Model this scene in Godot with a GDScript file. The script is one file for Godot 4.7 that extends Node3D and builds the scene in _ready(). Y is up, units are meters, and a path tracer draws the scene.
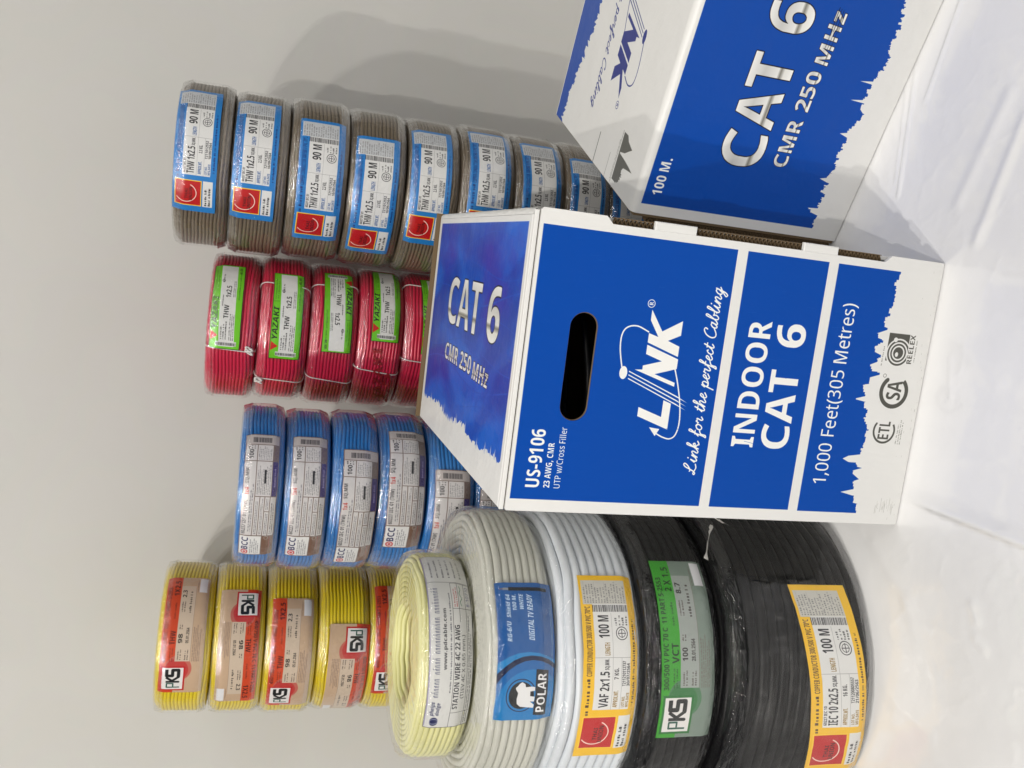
extends Node3D
# Coils of electric wire stacked against a wall, two cable cartons in front; the photograph was taken with the camera turned on its side.

const MM := 0.001
var fonts := {}
var mats := {}
var taken := {}

# ---------------------------------------------------------------- print: a small canvas that fills triangles, strokes and lettering
class Cv:
	var im: Image
	var s: float
	var t := Transform2D()
	var grad: Array = []
	var g0 := 0.0
	var g1 := 1.0
	var fonts: Dictionary
	static var cache := {}
	func _init(w: float, h: float, ppm: float, bg: Color, f: Dictionary) -> void:
		s = ppm * 2.0
		fonts = f
		im = Image.create(int(w * ppm) * 2, int(h * ppm) * 2, false, Image.FORMAT_RGBA8)
		im.fill(bg)
	func shade(y: float, c: Color) -> Color:
		if grad.is_empty():
			return c
		var q := clampf((y - g0) / (g1 - g0), 0.0, 1.0)
		for i in grad.size() - 1:
			if q <= grad[i + 1][0]:
				var a: Color = grad[i][1]
				var b: Color = grad[i + 1][1]
				return a.lerp(b, (q - grad[i][0]) / maxf(0.0001, grad[i + 1][0] - grad[i][0]))
		return grad[-1][1]
	func tri(a: Vector2, b: Vector2, c: Vector2, col: Color) -> void:
		var p := t * a * s
		var q := t * b * s
		var r := t * c * s
		var top := maxi(0, int(ceil(minf(p.y, minf(q.y, r.y)) - 0.5)))
		var low := mini(im.get_height() - 1, int(ceil(maxf(p.y, maxf(q.y, r.y)) - 0.5)) - 1)
		var e := [[p, q], [q, r], [r, p]]
		for y in range(top, low + 1):
			var fy := y + 0.5
			var x0 := 1e9
			var x1 := -1e9
			for k in 3:
				var u: Vector2 = e[k][0]
				var v: Vector2 = e[k][1]
				if (u.y <= fy and v.y > fy) or (v.y <= fy and u.y > fy):
					var x := u.x + (v.x - u.x) * (fy - u.y) / (v.y - u.y)
					x0 = minf(x0, x)
					x1 = maxf(x1, x)
			var i0 := maxi(0, int(ceil(x0 - 0.5)))
			var i1 := mini(im.get_width(), int(ceil(x1 - 0.5)))
			if i1 > i0:
				im.fill_rect(Rect2i(i0, y, i1 - i0, 1), col if grad.is_empty() else shade(fy / s, col))
	func rect(x0: float, y0: float, x1: float, y1: float, c: Color) -> void:
		tri(Vector2(x0, y0), Vector2(x1, y0), Vector2(x1, y1), c)
		tri(Vector2(x0, y0), Vector2(x1, y1), Vector2(x0, y1), c)
	func frame(x0: float, y0: float, x1: float, y1: float, w: float, c: Color) -> void:
		rect(x0, y0, x1, y0 + w, c)
		rect(x0, y1 - w, x1, y1, c)
		rect(x0, y0, x0 + w, y1, c)
		rect(x1 - w, y0, x1, y1, c)
	func poly(pts: Array, c: Color) -> void:
		var v := PackedVector2Array()
		for p in pts:
			v.append(Vector2(p[0], p[1]))
		var ix := Geometry2D.triangulate_polygon(v)
		for k in range(0, ix.size(), 3):
			tri(v[ix[k]], v[ix[k + 1]], v[ix[k + 2]], c)
	func disc(x: float, y: float, rx: float, ry: float, c: Color) -> void:
		for k in 32:
			var a := TAU * k / 32.0
			var b := TAU * (k + 1) / 32.0
			tri(Vector2(x, y), Vector2(x + rx * cos(a), y + ry * sin(a)), Vector2(x + rx * cos(b), y + ry * sin(b)), c)
	func stroke(pts: Array, w: float, c: Color) -> void:
		for k in pts.size() - 1:
			var a := Vector2(pts[k][0], pts[k][1])
			var b := Vector2(pts[k + 1][0], pts[k + 1][1])
			var n := (b - a).normalized().orthogonal() * w * 0.5
			tri(a + n, b + n, b - n, c)
			tri(a + n, b - n, a - n, c)
			for m in 8:
				var f := TAU * m / 8.0
				var g := TAU * (m + 1) / 8.0
				tri(b, b + Vector2(cos(f), sin(f)) * w * 0.5, b + Vector2(cos(g), sin(g)) * w * 0.5, c)
	func curve(pts: Array, w: float, c: Color) -> void:
		var o := []
		for k in pts.size() - 1:
			var p0 := Vector2(pts[maxi(k - 1, 0)][0], pts[maxi(k - 1, 0)][1])
			var p1 := Vector2(pts[k][0], pts[k][1])
			var p2 := Vector2(pts[k + 1][0], pts[k + 1][1])
			var p3 := Vector2(pts[mini(k + 2, pts.size() - 1)][0], pts[mini(k + 2, pts.size() - 1)][1])
			for m in 5:
				var q := p1.cubic_interpolate(p2, p0, p3, m / 5.0)
				o.append([q.x, q.y])
		o.append(pts[-1])
		stroke(o, w, c)
	func arc(x: float, y: float, rx: float, ry: float, a0: float, a1: float, w: float, c: Color) -> void:
		var o := []
		for k in 33:
			var a := deg_to_rad(lerpf(a0, a1, k / 32.0))
			o.append([x + rx * cos(a), y + ry * sin(a)])
		stroke(o, w, c)
	# the ink of the lettering fills the box x0..x1, y0..y1; slant leans it
	func text(what: String, x0: float, y0: float, x1: float, y1: float, c: Color, font := "bold", slant := 0.0) -> void:
		var key := what + font
		if not cache.has(key):
			var m := TextMesh.new()
			m.font = fonts[font]
			m.text = what
			m.font_size = 48
			m.pixel_size = 0.02
			m.depth = 0.0
			m.curve_step = 2.0
			var ar := m.get_mesh_arrays()
			var vv: PackedVector3Array = ar[Mesh.ARRAY_VERTEX]
			var ii: PackedInt32Array = ar[Mesh.ARRAY_INDEX] if ar[Mesh.ARRAY_INDEX] != null else PackedInt32Array(range(vv.size()))
			cache[key] = [vv, ii]
		var v: PackedVector3Array = cache[key][0]
		var ix: PackedInt32Array = cache[key][1]
		if v.is_empty():
			return
		var lo := Vector2(1e9, 1e9)
		var hi := Vector2(-1e9, -1e9)
		for p in v:
			lo = lo.min(Vector2(p.x, p.y))
			hi = hi.max(Vector2(p.x, p.y))
		var f := func(p: Vector3) -> Vector2:
			var q := (Vector2(p.x, p.y) - lo) / (hi - lo)
			return Vector2(lerpf(x0, x1 - slant * (y1 - y0), q.x) + slant * q.y * (y1 - y0), lerpf(y1, y0, q.y))
		for k in range(0, ix.size(), 3):
			tri(f.call(v[ix[k]]), f.call(v[ix[k + 1]]), f.call(v[ix[k + 2]]), c)
	func outlined(what: String, x0: float, y0: float, x1: float, y1: float, c: Color, edge: Color, w: float, ramp: Array, slant := 0.0) -> void:
		for k in 12:
			var d := Vector2.from_angle(TAU * k / 12.0) * w
			text(what, x0 + d.x, y0 + d.y, x1 + d.x, y1 + d.y, edge, "bold", slant)
		grad = ramp
		g0 = y0
		g1 = y1
		text(what, x0, y0, x1, y1, c, "bold", slant)
		grad = []
	# rows of print too small to read
	func fuzz(x0: float, y0: float, x1: float, y1: float, rows: int, c: Color, sd: int) -> void:
		var r := RandomNumberGenerator.new()
		r.seed = sd
		var step := (y1 - y0) / rows
		for k in rows:
			var x := x0
			var last := x1 - r.randf() * (x1 - x0) * 0.3
			while x < last:
				var w := step * r.randf_range(0.15, 0.45)
				var up := r.randf_range(0.0, 0.25)
				rect(x, y0 + step * (k + 0.15 + up), minf(x + w, last), y0 + step * (k + 0.75), c)
				x += w + step * (r.randf_range(0.12, 0.3) if r.randf() < 0.8 else 0.6)
	func bars(x0: float, y0: float, x1: float, y1: float, c: Color, sd: int, across := false) -> void:
		var r := RandomNumberGenerator.new()
		r.seed = sd
		var x := x0 if not across else y0
		var end := x1 if not across else y1
		while x < end:
			var w := r.randf_range(0.25, 0.9)
			if across:
				rect(x0, x, x1, minf(x + w, end), c)
			else:
				rect(x, y0, minf(x + w, end), y1, c)
			x += w + r.randf_range(0.25, 0.8)
	# blue (or white) down to a ragged line of roofs
	func roofs(pts: Array, y: float, c: Color) -> void:
		for k in pts.size() - 1:
			var a := Vector2(pts[k][0], pts[k][1])
			var b := Vector2(pts[k + 1][0], pts[k + 1][1])
			tri(Vector2(a.x, y), Vector2(b.x, y), b, c)
			tri(Vector2(a.x, y), b, a, c)
	# the same line broken into flat-topped blocks, chimneys and gaps
	func town(pts: Array, y: float, c: Color, sd: int, rough: float, least := 1.0, most := 3.2) -> void:
		var r := RandomNumberGenerator.new()
		r.seed = sd
		for k in pts.size() - 1:
			var a := Vector2(pts[k][0], pts[k][1])
			var b := Vector2(pts[k + 1][0], pts[k + 1][1])
			if absf(b.y - a.y) > 5.0 or b.x - a.x < 1.6:
				roofs([pts[k], pts[k + 1]], y, c)
				continue
			var x := a.x
			while x < b.x:
				var x1 := minf(b.x, x + r.randf_range(least, most))
				var at := lerpf(a.y, b.y, clampf((x - a.x) / (b.x - a.x), 0.0, 1.0)) + r.randf_range(-rough, rough)
				rect(x, y, x1, at, c)
				if r.randf() < 0.22:
					rect(x + 0.1, y, x + 0.5, at - signf(at - y) * r.randf_range(0.8, 2.2), c)
				x = x1
	func done() -> ImageTexture:
		im.shrink_x2()
		return ImageTexture.create_from_image(im)

func c8(r: int, g: int, b: int) -> Color:
	return Color8(r, g, b)

const SCRIPT := {
	"L": [1.5, [[[0.25, 0.95], [0.45, 0.85], [0.9, 1.3], [1.1, 1.8], [0.95, 2.0], [0.7, 1.7], [0.55, 1.0], [0.4, 0.35], [0.2, 0.02], [0.0, 0.12], [0.12, 0.3], [0.5, 0.12], [0.9, -0.05], [1.3, 0.12]]]],
	"i": [0.6, [[[0.0, 0.3], [0.25, 1.0], [0.15, 0.3], [0.3, 0.0], [0.6, 0.3]], [[0.34, 1.42], [0.38, 1.5]]]],
	"n": [1.05, [[[0.0, 0.3], [0.2, 0.95], [0.18, 0.5], [0.1, 0.0], [0.3, 0.65], [0.6, 1.0], [0.72, 0.75], [0.6, 0.15], [0.78, 0.0], [1.05, 0.3]]]],
	"k": [1.0, [[[0.0, 0.3], [0.4, 1.4], [0.5, 1.95], [0.3, 1.9], [0.2, 1.0], [0.1, 0.0]], [[0.12, 0.4], [0.5, 0.95], [0.65, 0.7], [0.25, 0.5], [0.5, 0.3], [0.65, 0.0], [1.0, 0.3]]]],
	"f": [0.75, [[[0.0, 0.3], [0.4, 1.2], [0.6, 1.85], [0.4, 1.95], [0.3, 1.2], [0.15, -0.4], [0.05, -0.85], [0.3, -0.75], [0.35, 0.0], [0.75, 0.3]], [[0.1, 0.95], [0.6, 0.98]]]],
	"o": [0.85, [[[0.45, 0.98], [0.1, 0.7], [0.1, 0.15], [0.4, 0.0], [0.65, 0.4], [0.6, 0.85], [0.42, 0.98], [0.6, 0.75], [0.85, 0.75]]]],
	"r": [0.8, [[[0.0, 0.6], [0.15, 1.05], [0.25, 0.9], [0.5, 0.95], [0.4, 0.3], [0.52, 0.0], [0.8, 0.3]]]],
	"t": [0.6, [[[0.0, 0.3], [0.3, 1.1], [0.4, 1.6], [0.2, 0.6], [0.2, 0.1], [0.35, 0.0], [0.6, 0.3]], [[0.05, 1.1], [0.6, 1.12]]]],
	"h": [1.0, [[[0.0, 0.3], [0.4, 1.4], [0.5, 1.95], [0.3, 1.9], [0.2, 1.0], [0.1, 0.0], [0.3, 0.65], [0.55, 1.0], [0.68, 0.75], [0.56, 0.15], [0.72, 0.0], [1.0, 0.3]]]],
	"e": [0.75, [[[0.0, 0.3], [0.4, 0.55], [0.55, 0.9], [0.35, 1.0], [0.15, 0.55], [0.2, 0.1], [0.4, 0.0], [0.75, 0.35]]]],
	"p": [0.95, [[[0.05, 0.5], [0.25, 1.05], [0.18, 0.4], [0.0, -0.9]], [[0.18, 0.5], [0.45, 0.98], [0.7, 0.75], [0.6, 0.15], [0.35, 0.0], [0.2, 0.2], [0.6, 0.02], [0.95, 0.3]]]],
	"c": [0.7, [[[0.5, 0.8], [0.4, 1.0], [0.15, 0.7], [0.12, 0.2], [0.35, 0.0], [0.7, 0.3]]]],
	"C": [1.25, [[[0.95, 1.4], [1.05, 1.8], [0.75, 1.95], [0.3, 1.5], [0.12, 0.7], [0.3, 0.1], [0.7, 0.0], [1.25, 0.4]]]],
	"a": [0.95, [[[0.55, 0.9], [0.35, 1.0], [0.1, 0.6], [0.15, 0.1], [0.35, 0.05], [0.6, 0.6], [0.65, 1.0], [0.55, 0.3], [0.65, 0.0], [0.95, 0.3]]]],
	"b": [0.9, [[[0.0, 0.3], [0.4, 1.4], [0.48, 1.95], [0.28, 1.9], [0.15, 0.8], [0.2, 0.1], [0.45, 0.0], [0.65, 0.4], [0.55, 0.85], [0.7, 0.75], [0.9, 0.8]]]],
	"l": [0.55, [[[0.0, 0.3], [0.4, 1.4], [0.48, 1.95], [0.28, 1.9], [0.15, 0.8], [0.15, 0.15], [0.3, 0.0], [0.55, 0.3]]]],
	"g": [0.9, [[[0.55, 0.9], [0.35, 1.0], [0.1, 0.6], [0.15, 0.1], [0.35, 0.05], [0.6, 0.6], [0.65, 1.0], [0.5, -0.4], [0.25, -0.9], [0.05, -0.65], [0.5, -0.05], [0.9, 0.35]]]],
}

func script_line(cv: Cv, what: String, x0: float, x1: float, base: float, xh: float, w: float, c: Color) -> void:
	var total := 0.0
	for ch in what:
		total += 0.62 if ch == " " else float(SCRIPT[ch][0])
	var k := (x1 - x0) / total
	var x := x0
	for ch in what:
		if ch == " ":
			x += 0.62 * k
			continue
		for st in SCRIPT[ch][1]:
			var pts := []
			for p in st:
				pts.append([x + p[0] * k + p[1] * xh * 0.18, base - p[1] * xh])
			cv.curve(pts, w, c)
		x += float(SCRIPT[ch][0]) * k

func link_logo(cv: Cv, c: Color) -> void:
	cv.poly([[96, 113.5], [88, 113.5], [78, 143.5], [101, 143.5], [103.5, 136], [88.7, 136]], c)
	cv.poly([[128, 105], [116, 144], [119.5, 144], [125.5, 124], [131.5, 144], [140, 144], [150, 113.5], [142, 113.5], [137, 129], [132, 112], [128.5, 112]], c)
	for k in 3:
		cv.poly([[126.5 - k * 3.1, 100], [125.6 - k * 3.1, 100], [102.5 - k * 3.4, 159], [108.0 - k * 3.4, 148]], c)
	cv.poly([[160, 113.5], [152, 113.5], [142, 143.5], [151, 143.5], [155, 132], [160.5, 143.5], [173, 143.5], [162.5, 125.5], [180, 113.5], [171, 113.5], [157.5, 122.5]], c)
	cv.curve([[129, 93], [144, 89.3], [156, 89], [163, 93], [165, 102], [161, 113]], 1.2, c)
	cv.disc(124.5, 95, 5.6, 3.6, c)
	cv.curve([[135, 141], [119, 147], [101, 152], [85, 154], [74, 152], [70, 147], [71, 140], [74, 133]], 1.2, c)
	cv.poly([[79, 126], [78, 136], [71.5, 132.5]], c)
	cv.arc(185, 112, 3.2, 3.2, 0, 360, 0.6, c)
	cv.text("R", 183.8, 110.2, 186.4, 113.8, c)
	script_line(cv, "Link for the perfect Cabling", 39, 205, 176.5, 6.0, 1.15, c)

const BLUE := Color(0.0, 0.275, 0.645)
const PAPER := Color(0.885, 0.885, 0.875)

func print_carton_front() -> ImageTexture:
	var cv := Cv.new(252, 400, 4.2, PAPER, fonts)
	cv.rect(10.5, 8.5, 239, 185.5, BLUE)
	cv.rect(10.5, 195.5, 239, 277.5, BLUE)
	var sky := [[10, 352], [17, 351], [19, 353], [20, 347], [27, 345], [30, 331], [33, 344], [41, 343], [43, 349], [48, 341], [51, 340], [54, 350], [55, 344], [58.9, 343], [59, 334], [62, 327], [65, 333], [67, 346], [71, 345], [73, 348], [76, 346], [79, 349], [85, 347], [90, 349], [96, 345], [101, 343], [107, 345], [111, 341], [117, 340], [118.5, 330], [119.5, 330], [122, 339], [126, 336], [133, 336], [134, 342], [140, 341], [143, 350], [145.9, 348], [146, 341], [152, 339], [155, 346], [157, 345], [159, 349], [162, 347], [164, 341], [169, 340], [170, 343], [173, 348], [175.9, 347], [177, 342], [181, 340], [185, 350], [187, 350], [188, 346], [194, 347], [198, 350], [202, 348], [207, 352], [215, 352], [223, 352], [226, 349], [229, 352], [239, 354]]
	cv.town(sky, 287.5, BLUE, 61, 1.0)
	var w := Color(0.93, 0.93, 0.92)
	cv.text("US-9106", 21, 20.5, 71, 33, w)
	cv.text("23 AWG, CMR", 21, 36.5, 60, 43, w)
	cv.text("UTP w/Cross Filler", 21, 45.5, 74, 51.5, w, "sans")
	link_logo(cv, w)
	cv.text("INDOOR", 67, 208, 181, 230, w)
	cv.text("CAT", 67, 237, 139, 266, w)
	cv.text("6", 160, 236, 181, 266, w)
	cv.text("1,000 Feet(305 Metres)", 37, 299, 205, 316, w, "sans")
	var k := Color(0.33, 0.33, 0.31)
	# listing marks
	cv.arc(91, 367, 11.4, 11.4, 55, 305, 2.0, k)
	cv.text("ETL", 83, 361, 100, 373, k)
	cv.fuzz(79, 381, 105, 388, 3, Color(0.55, 0.55, 0.53), 4)
	cv.arc(128.5, 370, 14, 14, 40, 320, 4.0, k)
	cv.text("SA", 121, 362, 139, 378, k)
	cv.arc(143, 357, 1.6, 1.6, 0, 360, 0.4, k)
	cv.rect(157, 354, 183, 377, k)
	for r in [13.5, 10.2, 7.0]:
		cv.disc(165, 367, r, r, PAPER)
		cv.disc(165, 367, r - 1.5, r - 1.5, k if r > 6.9 else PAPER)
	cv.disc(165, 367, 5.2, 5.2, k)
	cv.disc(163.5, 365.5, 2.2, 1.8, PAPER)
	cv.disc(177, 362, 2.2, 2.2, PAPER)
	cv.rect(148, 377.2, 190, 383.5, PAPER)
	cv.text("REELEX", 156, 378, 183, 383.2, k)
	cv.fuzz(158, 384.5, 186, 387, 1, Color(0.55, 0.55, 0.53), 9)
	cv.fuzz(152, 349.5, 178, 352, 1, Color(0.55, 0.55, 0.53), 19)
	var rub := RandomNumberGenerator.new()
	rub.seed = 90
	for q in 46:
		var rx := rub.randf_range(12, 238)
		var ry := rub.randf_range(12, 330)
		if (ry > 182 and ry < 198) or (ry > 274 and ry < 290):
			continue
		cv.stroke([[rx, ry], [rx + rub.randfn(0.0, 1.2), ry + rub.randf_range(3, 16)]], 0.26, BLUE.lerp(Color(0.3, 0.45, 0.75), rub.randf_range(0.1, 0.3)))
	scuffs(cv, 252, 400, 31)
	return cv.done()

# rubbed corners, specks and short scratches in the print
func scuffs(cv: Cv, w: float, h: float, sd: int) -> void:
	var r := RandomNumberGenerator.new()
	r.seed = sd
	for k in 60:
		var x := r.randf() * w
		var y := h - absf(r.randfn(0.0, 7.0)) if r.randf() < 0.6 else r.randf() * h
		if y > 355:
			var g := r.randf_range(0.68, 0.8)
			cv.rect(x, y, x + r.randf_range(0.4, 2.5), y + r.randf_range(0.15, 0.4), Color(g, g, g * 0.97))
	for k in 26:
		var g2 := r.randf_range(0.55, 0.75)
		var y2 := 372 + r.randf() * 22
		cv.rect(10 + r.randf() * 16, y2, 11 + r.randf() * 18, y2 + 0.25, Color(g2, g2, g2 * 0.96))

const SILVER := [[0.0, Color(0.93, 0.93, 0.92)], [0.35, Color(0.78, 0.78, 0.77)], [0.66, Color(0.9, 0.9, 0.89)], [0.72, Color(0.5, 0.49, 0.46)], [0.8, Color(0.88, 0.88, 0.86)], [1.0, Color(0.95, 0.95, 0.94)]]

func speed_text(cv: Cv, x0: float, y0: float, x1: float, y1: float, edge: Color, w: float) -> void:
	cv.outlined("MHz", x0, y0, x1, y1, PAPER, edge, w, SILVER, 0.1)
	for k in 4:
		var y := lerpf(y0, y1, 0.3 + k * 0.17)
		cv.rect(lerpf(x0, x1, 0.62), y, x1 + 3.0 - k, y + 0.5, edge)
	for k in 3:
		cv.rect(lerpf(x0, x1, 0.3), lerpf(y0, y1, 0.35 + k * 0.2), lerpf(x0, x1, 0.62), lerpf(y0, y1, 0.35 + k * 0.2) + 0.35, edge)

func print_carton_top() -> ImageTexture:
	# lies turned: its left is the carton's back, its foot the carton's left side
	var cv := Cv.new(384, 252, 4.2, PAPER, fonts)
	var n := FastNoiseLite.new()
	n.seed = 5
	n.frequency = 0.011
	var st := 3.0
	for a in range(0, 121):
		for b in range(0, 78):
			var x := 13.0 + a * st
			var y := 12.0 + b * st
			var q := clampf(n.get_noise_2d(x * 0.28, y * 0.9 + x * 0.1 + sin(x * 0.02) * 20.0) * 2.1 + 0.42, 0.0, 1.0)
			var v := clampf(n.get_noise_2d(x * 0.45 + 300.0, y * 0.6) * 2.2 - 0.1, 0.0, 1.0)
			var c := Color(0.04, 0.24, 0.66).lerp(Color(0.09, 0.38, 0.8), q * 0.9).lerp(Color(0.2, 0.2, 0.66), v * 0.9)
			cv.rect(x, y, minf(x + st, 374.5), y + st, c)
	for k in 7:
		var wave := []
		for i in 16:
			wave.append([14.0 + i * 23.9, 38.0 + k * 27.0 + 9.0 * sin(i * 0.45 + k * 1.9) - i * 0.8])
		cv.curve(wave, 0.6 + 0.4 * (k % 3), Color(0.09, 0.31, 0.73))
	var edge := Color(0.05, 0.06, 0.14)
	cv.outlined("CAT", 98, 71, 246, 122, PAPER, edge, 1.3, SILVER)
	cv.outlined("6", 276, 70, 320, 122, PAPER, edge, 1.3, SILVER)
	cv.outlined("CMR 250", 108, 144, 234, 162, PAPER, edge, 0.9, SILVER)
	speed_text(cv, 242, 147, 304, 164, edge, 0.8)
	var r := RandomNumberGenerator.new()
	r.seed = 12
	var foot := []
	var x2 := 12.0
	while x2 < 376.0:
		var base := 221.0 + 3.0 * sin(x2 * 0.05)
		foot.append([x2, base - r.randf_range(0.0, 7.0)])
		var w := r.randf_range(2.0, 8.0)
		foot.append([x2 + w, base - r.randf_range(0.0, 7.0)])
		x2 += w + 0.6
		if r.randf() < 0.16:
			foot.append([x2, base])
			foot.append([x2 + 1.6, base - r.randf_range(9.0, 16.0)])
			foot.append([x2 + 3.0, base])
			x2 += 3.6
	cv.roofs(foot, 252.0, PAPER)
	return cv.done()

func print_small_front() -> ImageTexture:
	var cv := Cv.new(300, 239, 4.4, PAPER, fonts)   # the top 7 mm of the face is the rounded fold
	var sky := [[11, 205], [13, 205], [17, 203], [24, 206], [33, 189], [34, 201], [38, 201], [51, 201], [52, 197], [63, 199], [66, 189], [68, 197], [71, 197], [77, 201], [92, 198], [102, 199], [112, 200], [115, 190], [117, 199], [126, 202], [136, 207], [142, 201], [148, 202], [149, 186], [151, 200], [158, 201], [167, 203], [168, 188], [170, 203], [175, 205], [190, 209], [201, 206], [214, 207], [230, 202], [247, 200], [260, 204], [275, 199], [289, 203]]
	var fine := []
	var r := RandomNumberGenerator.new()
	r.seed = 77
	for k in sky.size() - 1:
		fine.append(sky[k])
		var gap: float = sky[k + 1][0] - sky[k][0]
		if gap > 5.0:
			for i in range(1, int(gap / 2.2)):
				var q := i / (gap / 2.2)
				fine.append([lerpf(sky[k][0], sky[k + 1][0], q), lerpf(sky[k][1], sky[k + 1][1], q) + r.randf_range(-2.4, 2.4)])
	fine.append(sky[-1])
	cv.town(fine, 1.0, BLUE, 62, 1.5, 0.8, 2.4)
	var edge := Color(0.04, 0.05, 0.1)
	cv.text("100 M.", 22, 9, 61, 20, Color(0.93, 0.93, 0.92))
	cv.outlined("C", 65, 67, 101, 115, PAPER, edge, 1.0, SILVER)
	cv.outlined("A", 105, 68, 142, 113, PAPER, edge, 1.0, SILVER)
	cv.outlined("T", 143, 68, 176, 113, PAPER, edge, 1.0, SILVER)
	cv.outlined("6", 197, 67, 225, 114, PAPER, edge, 1.0, SILVER)
	cv.outlined("CMR", 71, 129, 120, 145, PAPER, edge, 0.5, SILVER)
	cv.outlined("250", 129, 129, 168, 145, PAPER, edge, 0.5, SILVER)
	speed_text(cv, 175, 131, 225, 146, edge, 0.6)
	return cv.done()

func print_small_top() -> ImageTexture:
	var cv := Cv.new(300, 315, 4.0, PAPER, fonts)
	var pts := []
	var r := RandomNumberGenerator.new()
	r.seed = 41
	var x := 0.0
	while x < 300.0:
		var base := 30.0 + 34.0 * smoothstep(0.0, 150.0, x) - 20.0 * smoothstep(190.0, 300.0, x)
		pts.append([x, base + r.randf_range(-7.0, 5.0)])
		x += r.randf_range(1.5, 7.0)
		pts.append([x, base + r.randf_range(-7.0, 5.0)])
		x += 0.4
	cv.town(pts, 0.0, BLUE, 63, 2.0, 1.0, 3.0)
	cv.t = Transform2D(Vector2(-1.28, 0), Vector2(0, -1.27), Vector2(150 + 1.28 * 126, 201 + 1.27 * 113))
	link_logo(cv, Color(0.09, 0.16, 0.5))
	cv.t = Transform2D()
	var g := Color(0.37, 0.37, 0.35)
	cv.town([[7, 261], [12, 266], [18, 270], [24, 266], [27, 268], [29, 280], [31, 295], [33, 284], [35, 268], [36.5, 249], [38, 249], [41, 262], [46, 271], [50, 279], [54, 264], [59, 258]], 246, g, 64, 2.2, 0.7, 1.8)
	cv.rect(2, 242.5, 60, 243.3, g)
	cv.fuzz(5, 239, 58, 241.5, 1, Color(0.5, 0.5, 0.48), 3)
	cv.rect(0, 175.5, 36, 177, Color(0.2, 0.2, 0.19))
	cv.rect(0, 221.5, 28, 222.2, Color(0.45, 0.45, 0.43))
	return cv.done()

# ---------------------------------------------------------------- paper labels on the coils
func print_union(border: Color, ink: Color, kind: String, sub: String, length: String, weight: String, lot: String, day: String, grey_end: Color) -> ImageTexture:
	var cv := Cv.new(168, 55, 5.0, border, fonts)
	var white := Color(0.87, 0.87, 0.86)
	var k := Color(0.1, 0.1, 0.12)
	cv.rect(47, 11.5, 162, 47, white)
	cv.rect(140, 2.5, 163, 47, grey_end)
	cv.fuzz(141.5, 3.5, 162, 46, 15, Color(0.5, 0.5, 0.5), 21)
	for q in 4:
		cv.rect(141, 5 + q * 10.5, 162, 5.25 + q * 10.5, Color(0.6, 0.6, 0.6))
	cv.rect(138.6, 11.5, 140.4, 47, white)
	cv.bars(133, 11.5, 139.5, 47, k, 6, true)
	cv.rect(132, 11.5, 133.2, 47, white)
	# emblem: red square with an arc and two words
	cv.rect(8, 3, 41, 37, Color(0.95, 0.78, 0.2))
	cv.rect(9.2, 4.2, 39.8, 35.8, Color(0.74, 0.06, 0.07))
	cv.arc(24.5, 17, 11.5, 13.5, 25, 235, 1.1, Color(0.93, 0.85, 0.8))
	cv.text("THAI", 17, 16, 30, 20, Color(0.25, 0.02, 0.03))
	cv.text("UNION", 15, 21, 32, 25.5, Color(0.25, 0.02, 0.03))
	cv.rect(8, 38.5, 41, 51, white)
	cv.fuzz(9.5, 40, 34, 49.5, 2, k, 8)
	# strip of print along the top and bottom
	cv.fuzz(42, 3.5, 76, 9, 1, ink, 13)
	cv.text("COPPER CONDUCTOR 300/500 V PVC 70°C", 77, 3.6, 138, 9, ink)
	cv.fuzz(52, 49, 132, 53, 1, ink, 17)
	if sub:
		cv.text(sub, 49, 12.5, 66, 15.6, k)
	cv.text(kind, 49, 17, 81, 26.5, k)
	cv.text("SQ.MM.", 82.5, 21.5, 92, 26.5, k)
	cv.rect(92.8, 11.5, 93.2, 47, Color(0.6, 0.6, 0.6))
	cv.rect(47, 29.3, 132, 29.6, Color(0.6, 0.6, 0.6))
	cv.rect(47, 38, 93, 38.3, Color(0.6, 0.6, 0.6))
	var tint := ink.lerp(border, 0.35)
	cv.text("APPROX.WT.", 49, 31, 64, 35.5, tint)
	cv.text(weight, 74, 31, 84, 35.5, k)
	cv.text("LOT NO.", 49, 39.3, 59, 42.5, tint)
	cv.text(lot, 68, 39, 90, 42.3, k)
	cv.text("MFG.DATE", 49, 43.5, 62, 46.5, tint)
	cv.text(day, 68, 43.3, 88, 46.5, k)
	cv.text("LENGTH", 95, 21.5, 106, 26.5, tint)
	cv.text(length, 110, 16, 130, 26.5, k)
	# round standards mark
	cv.arc(114, 39, 5.6, 5.6, 0, 360, 0.7, k)
	cv.arc(114, 39, 3.4, 3.4, 0, 360, 0.5, k)
	cv.rect(110, 38.7, 118, 39.3, k)
	cv.rect(113.7, 35, 114.3, 43, k)
	cv.fuzz(121, 32, 131, 46, 4, Color(0.35, 0.35, 0.35), 23)
	return cv.done()

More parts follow.
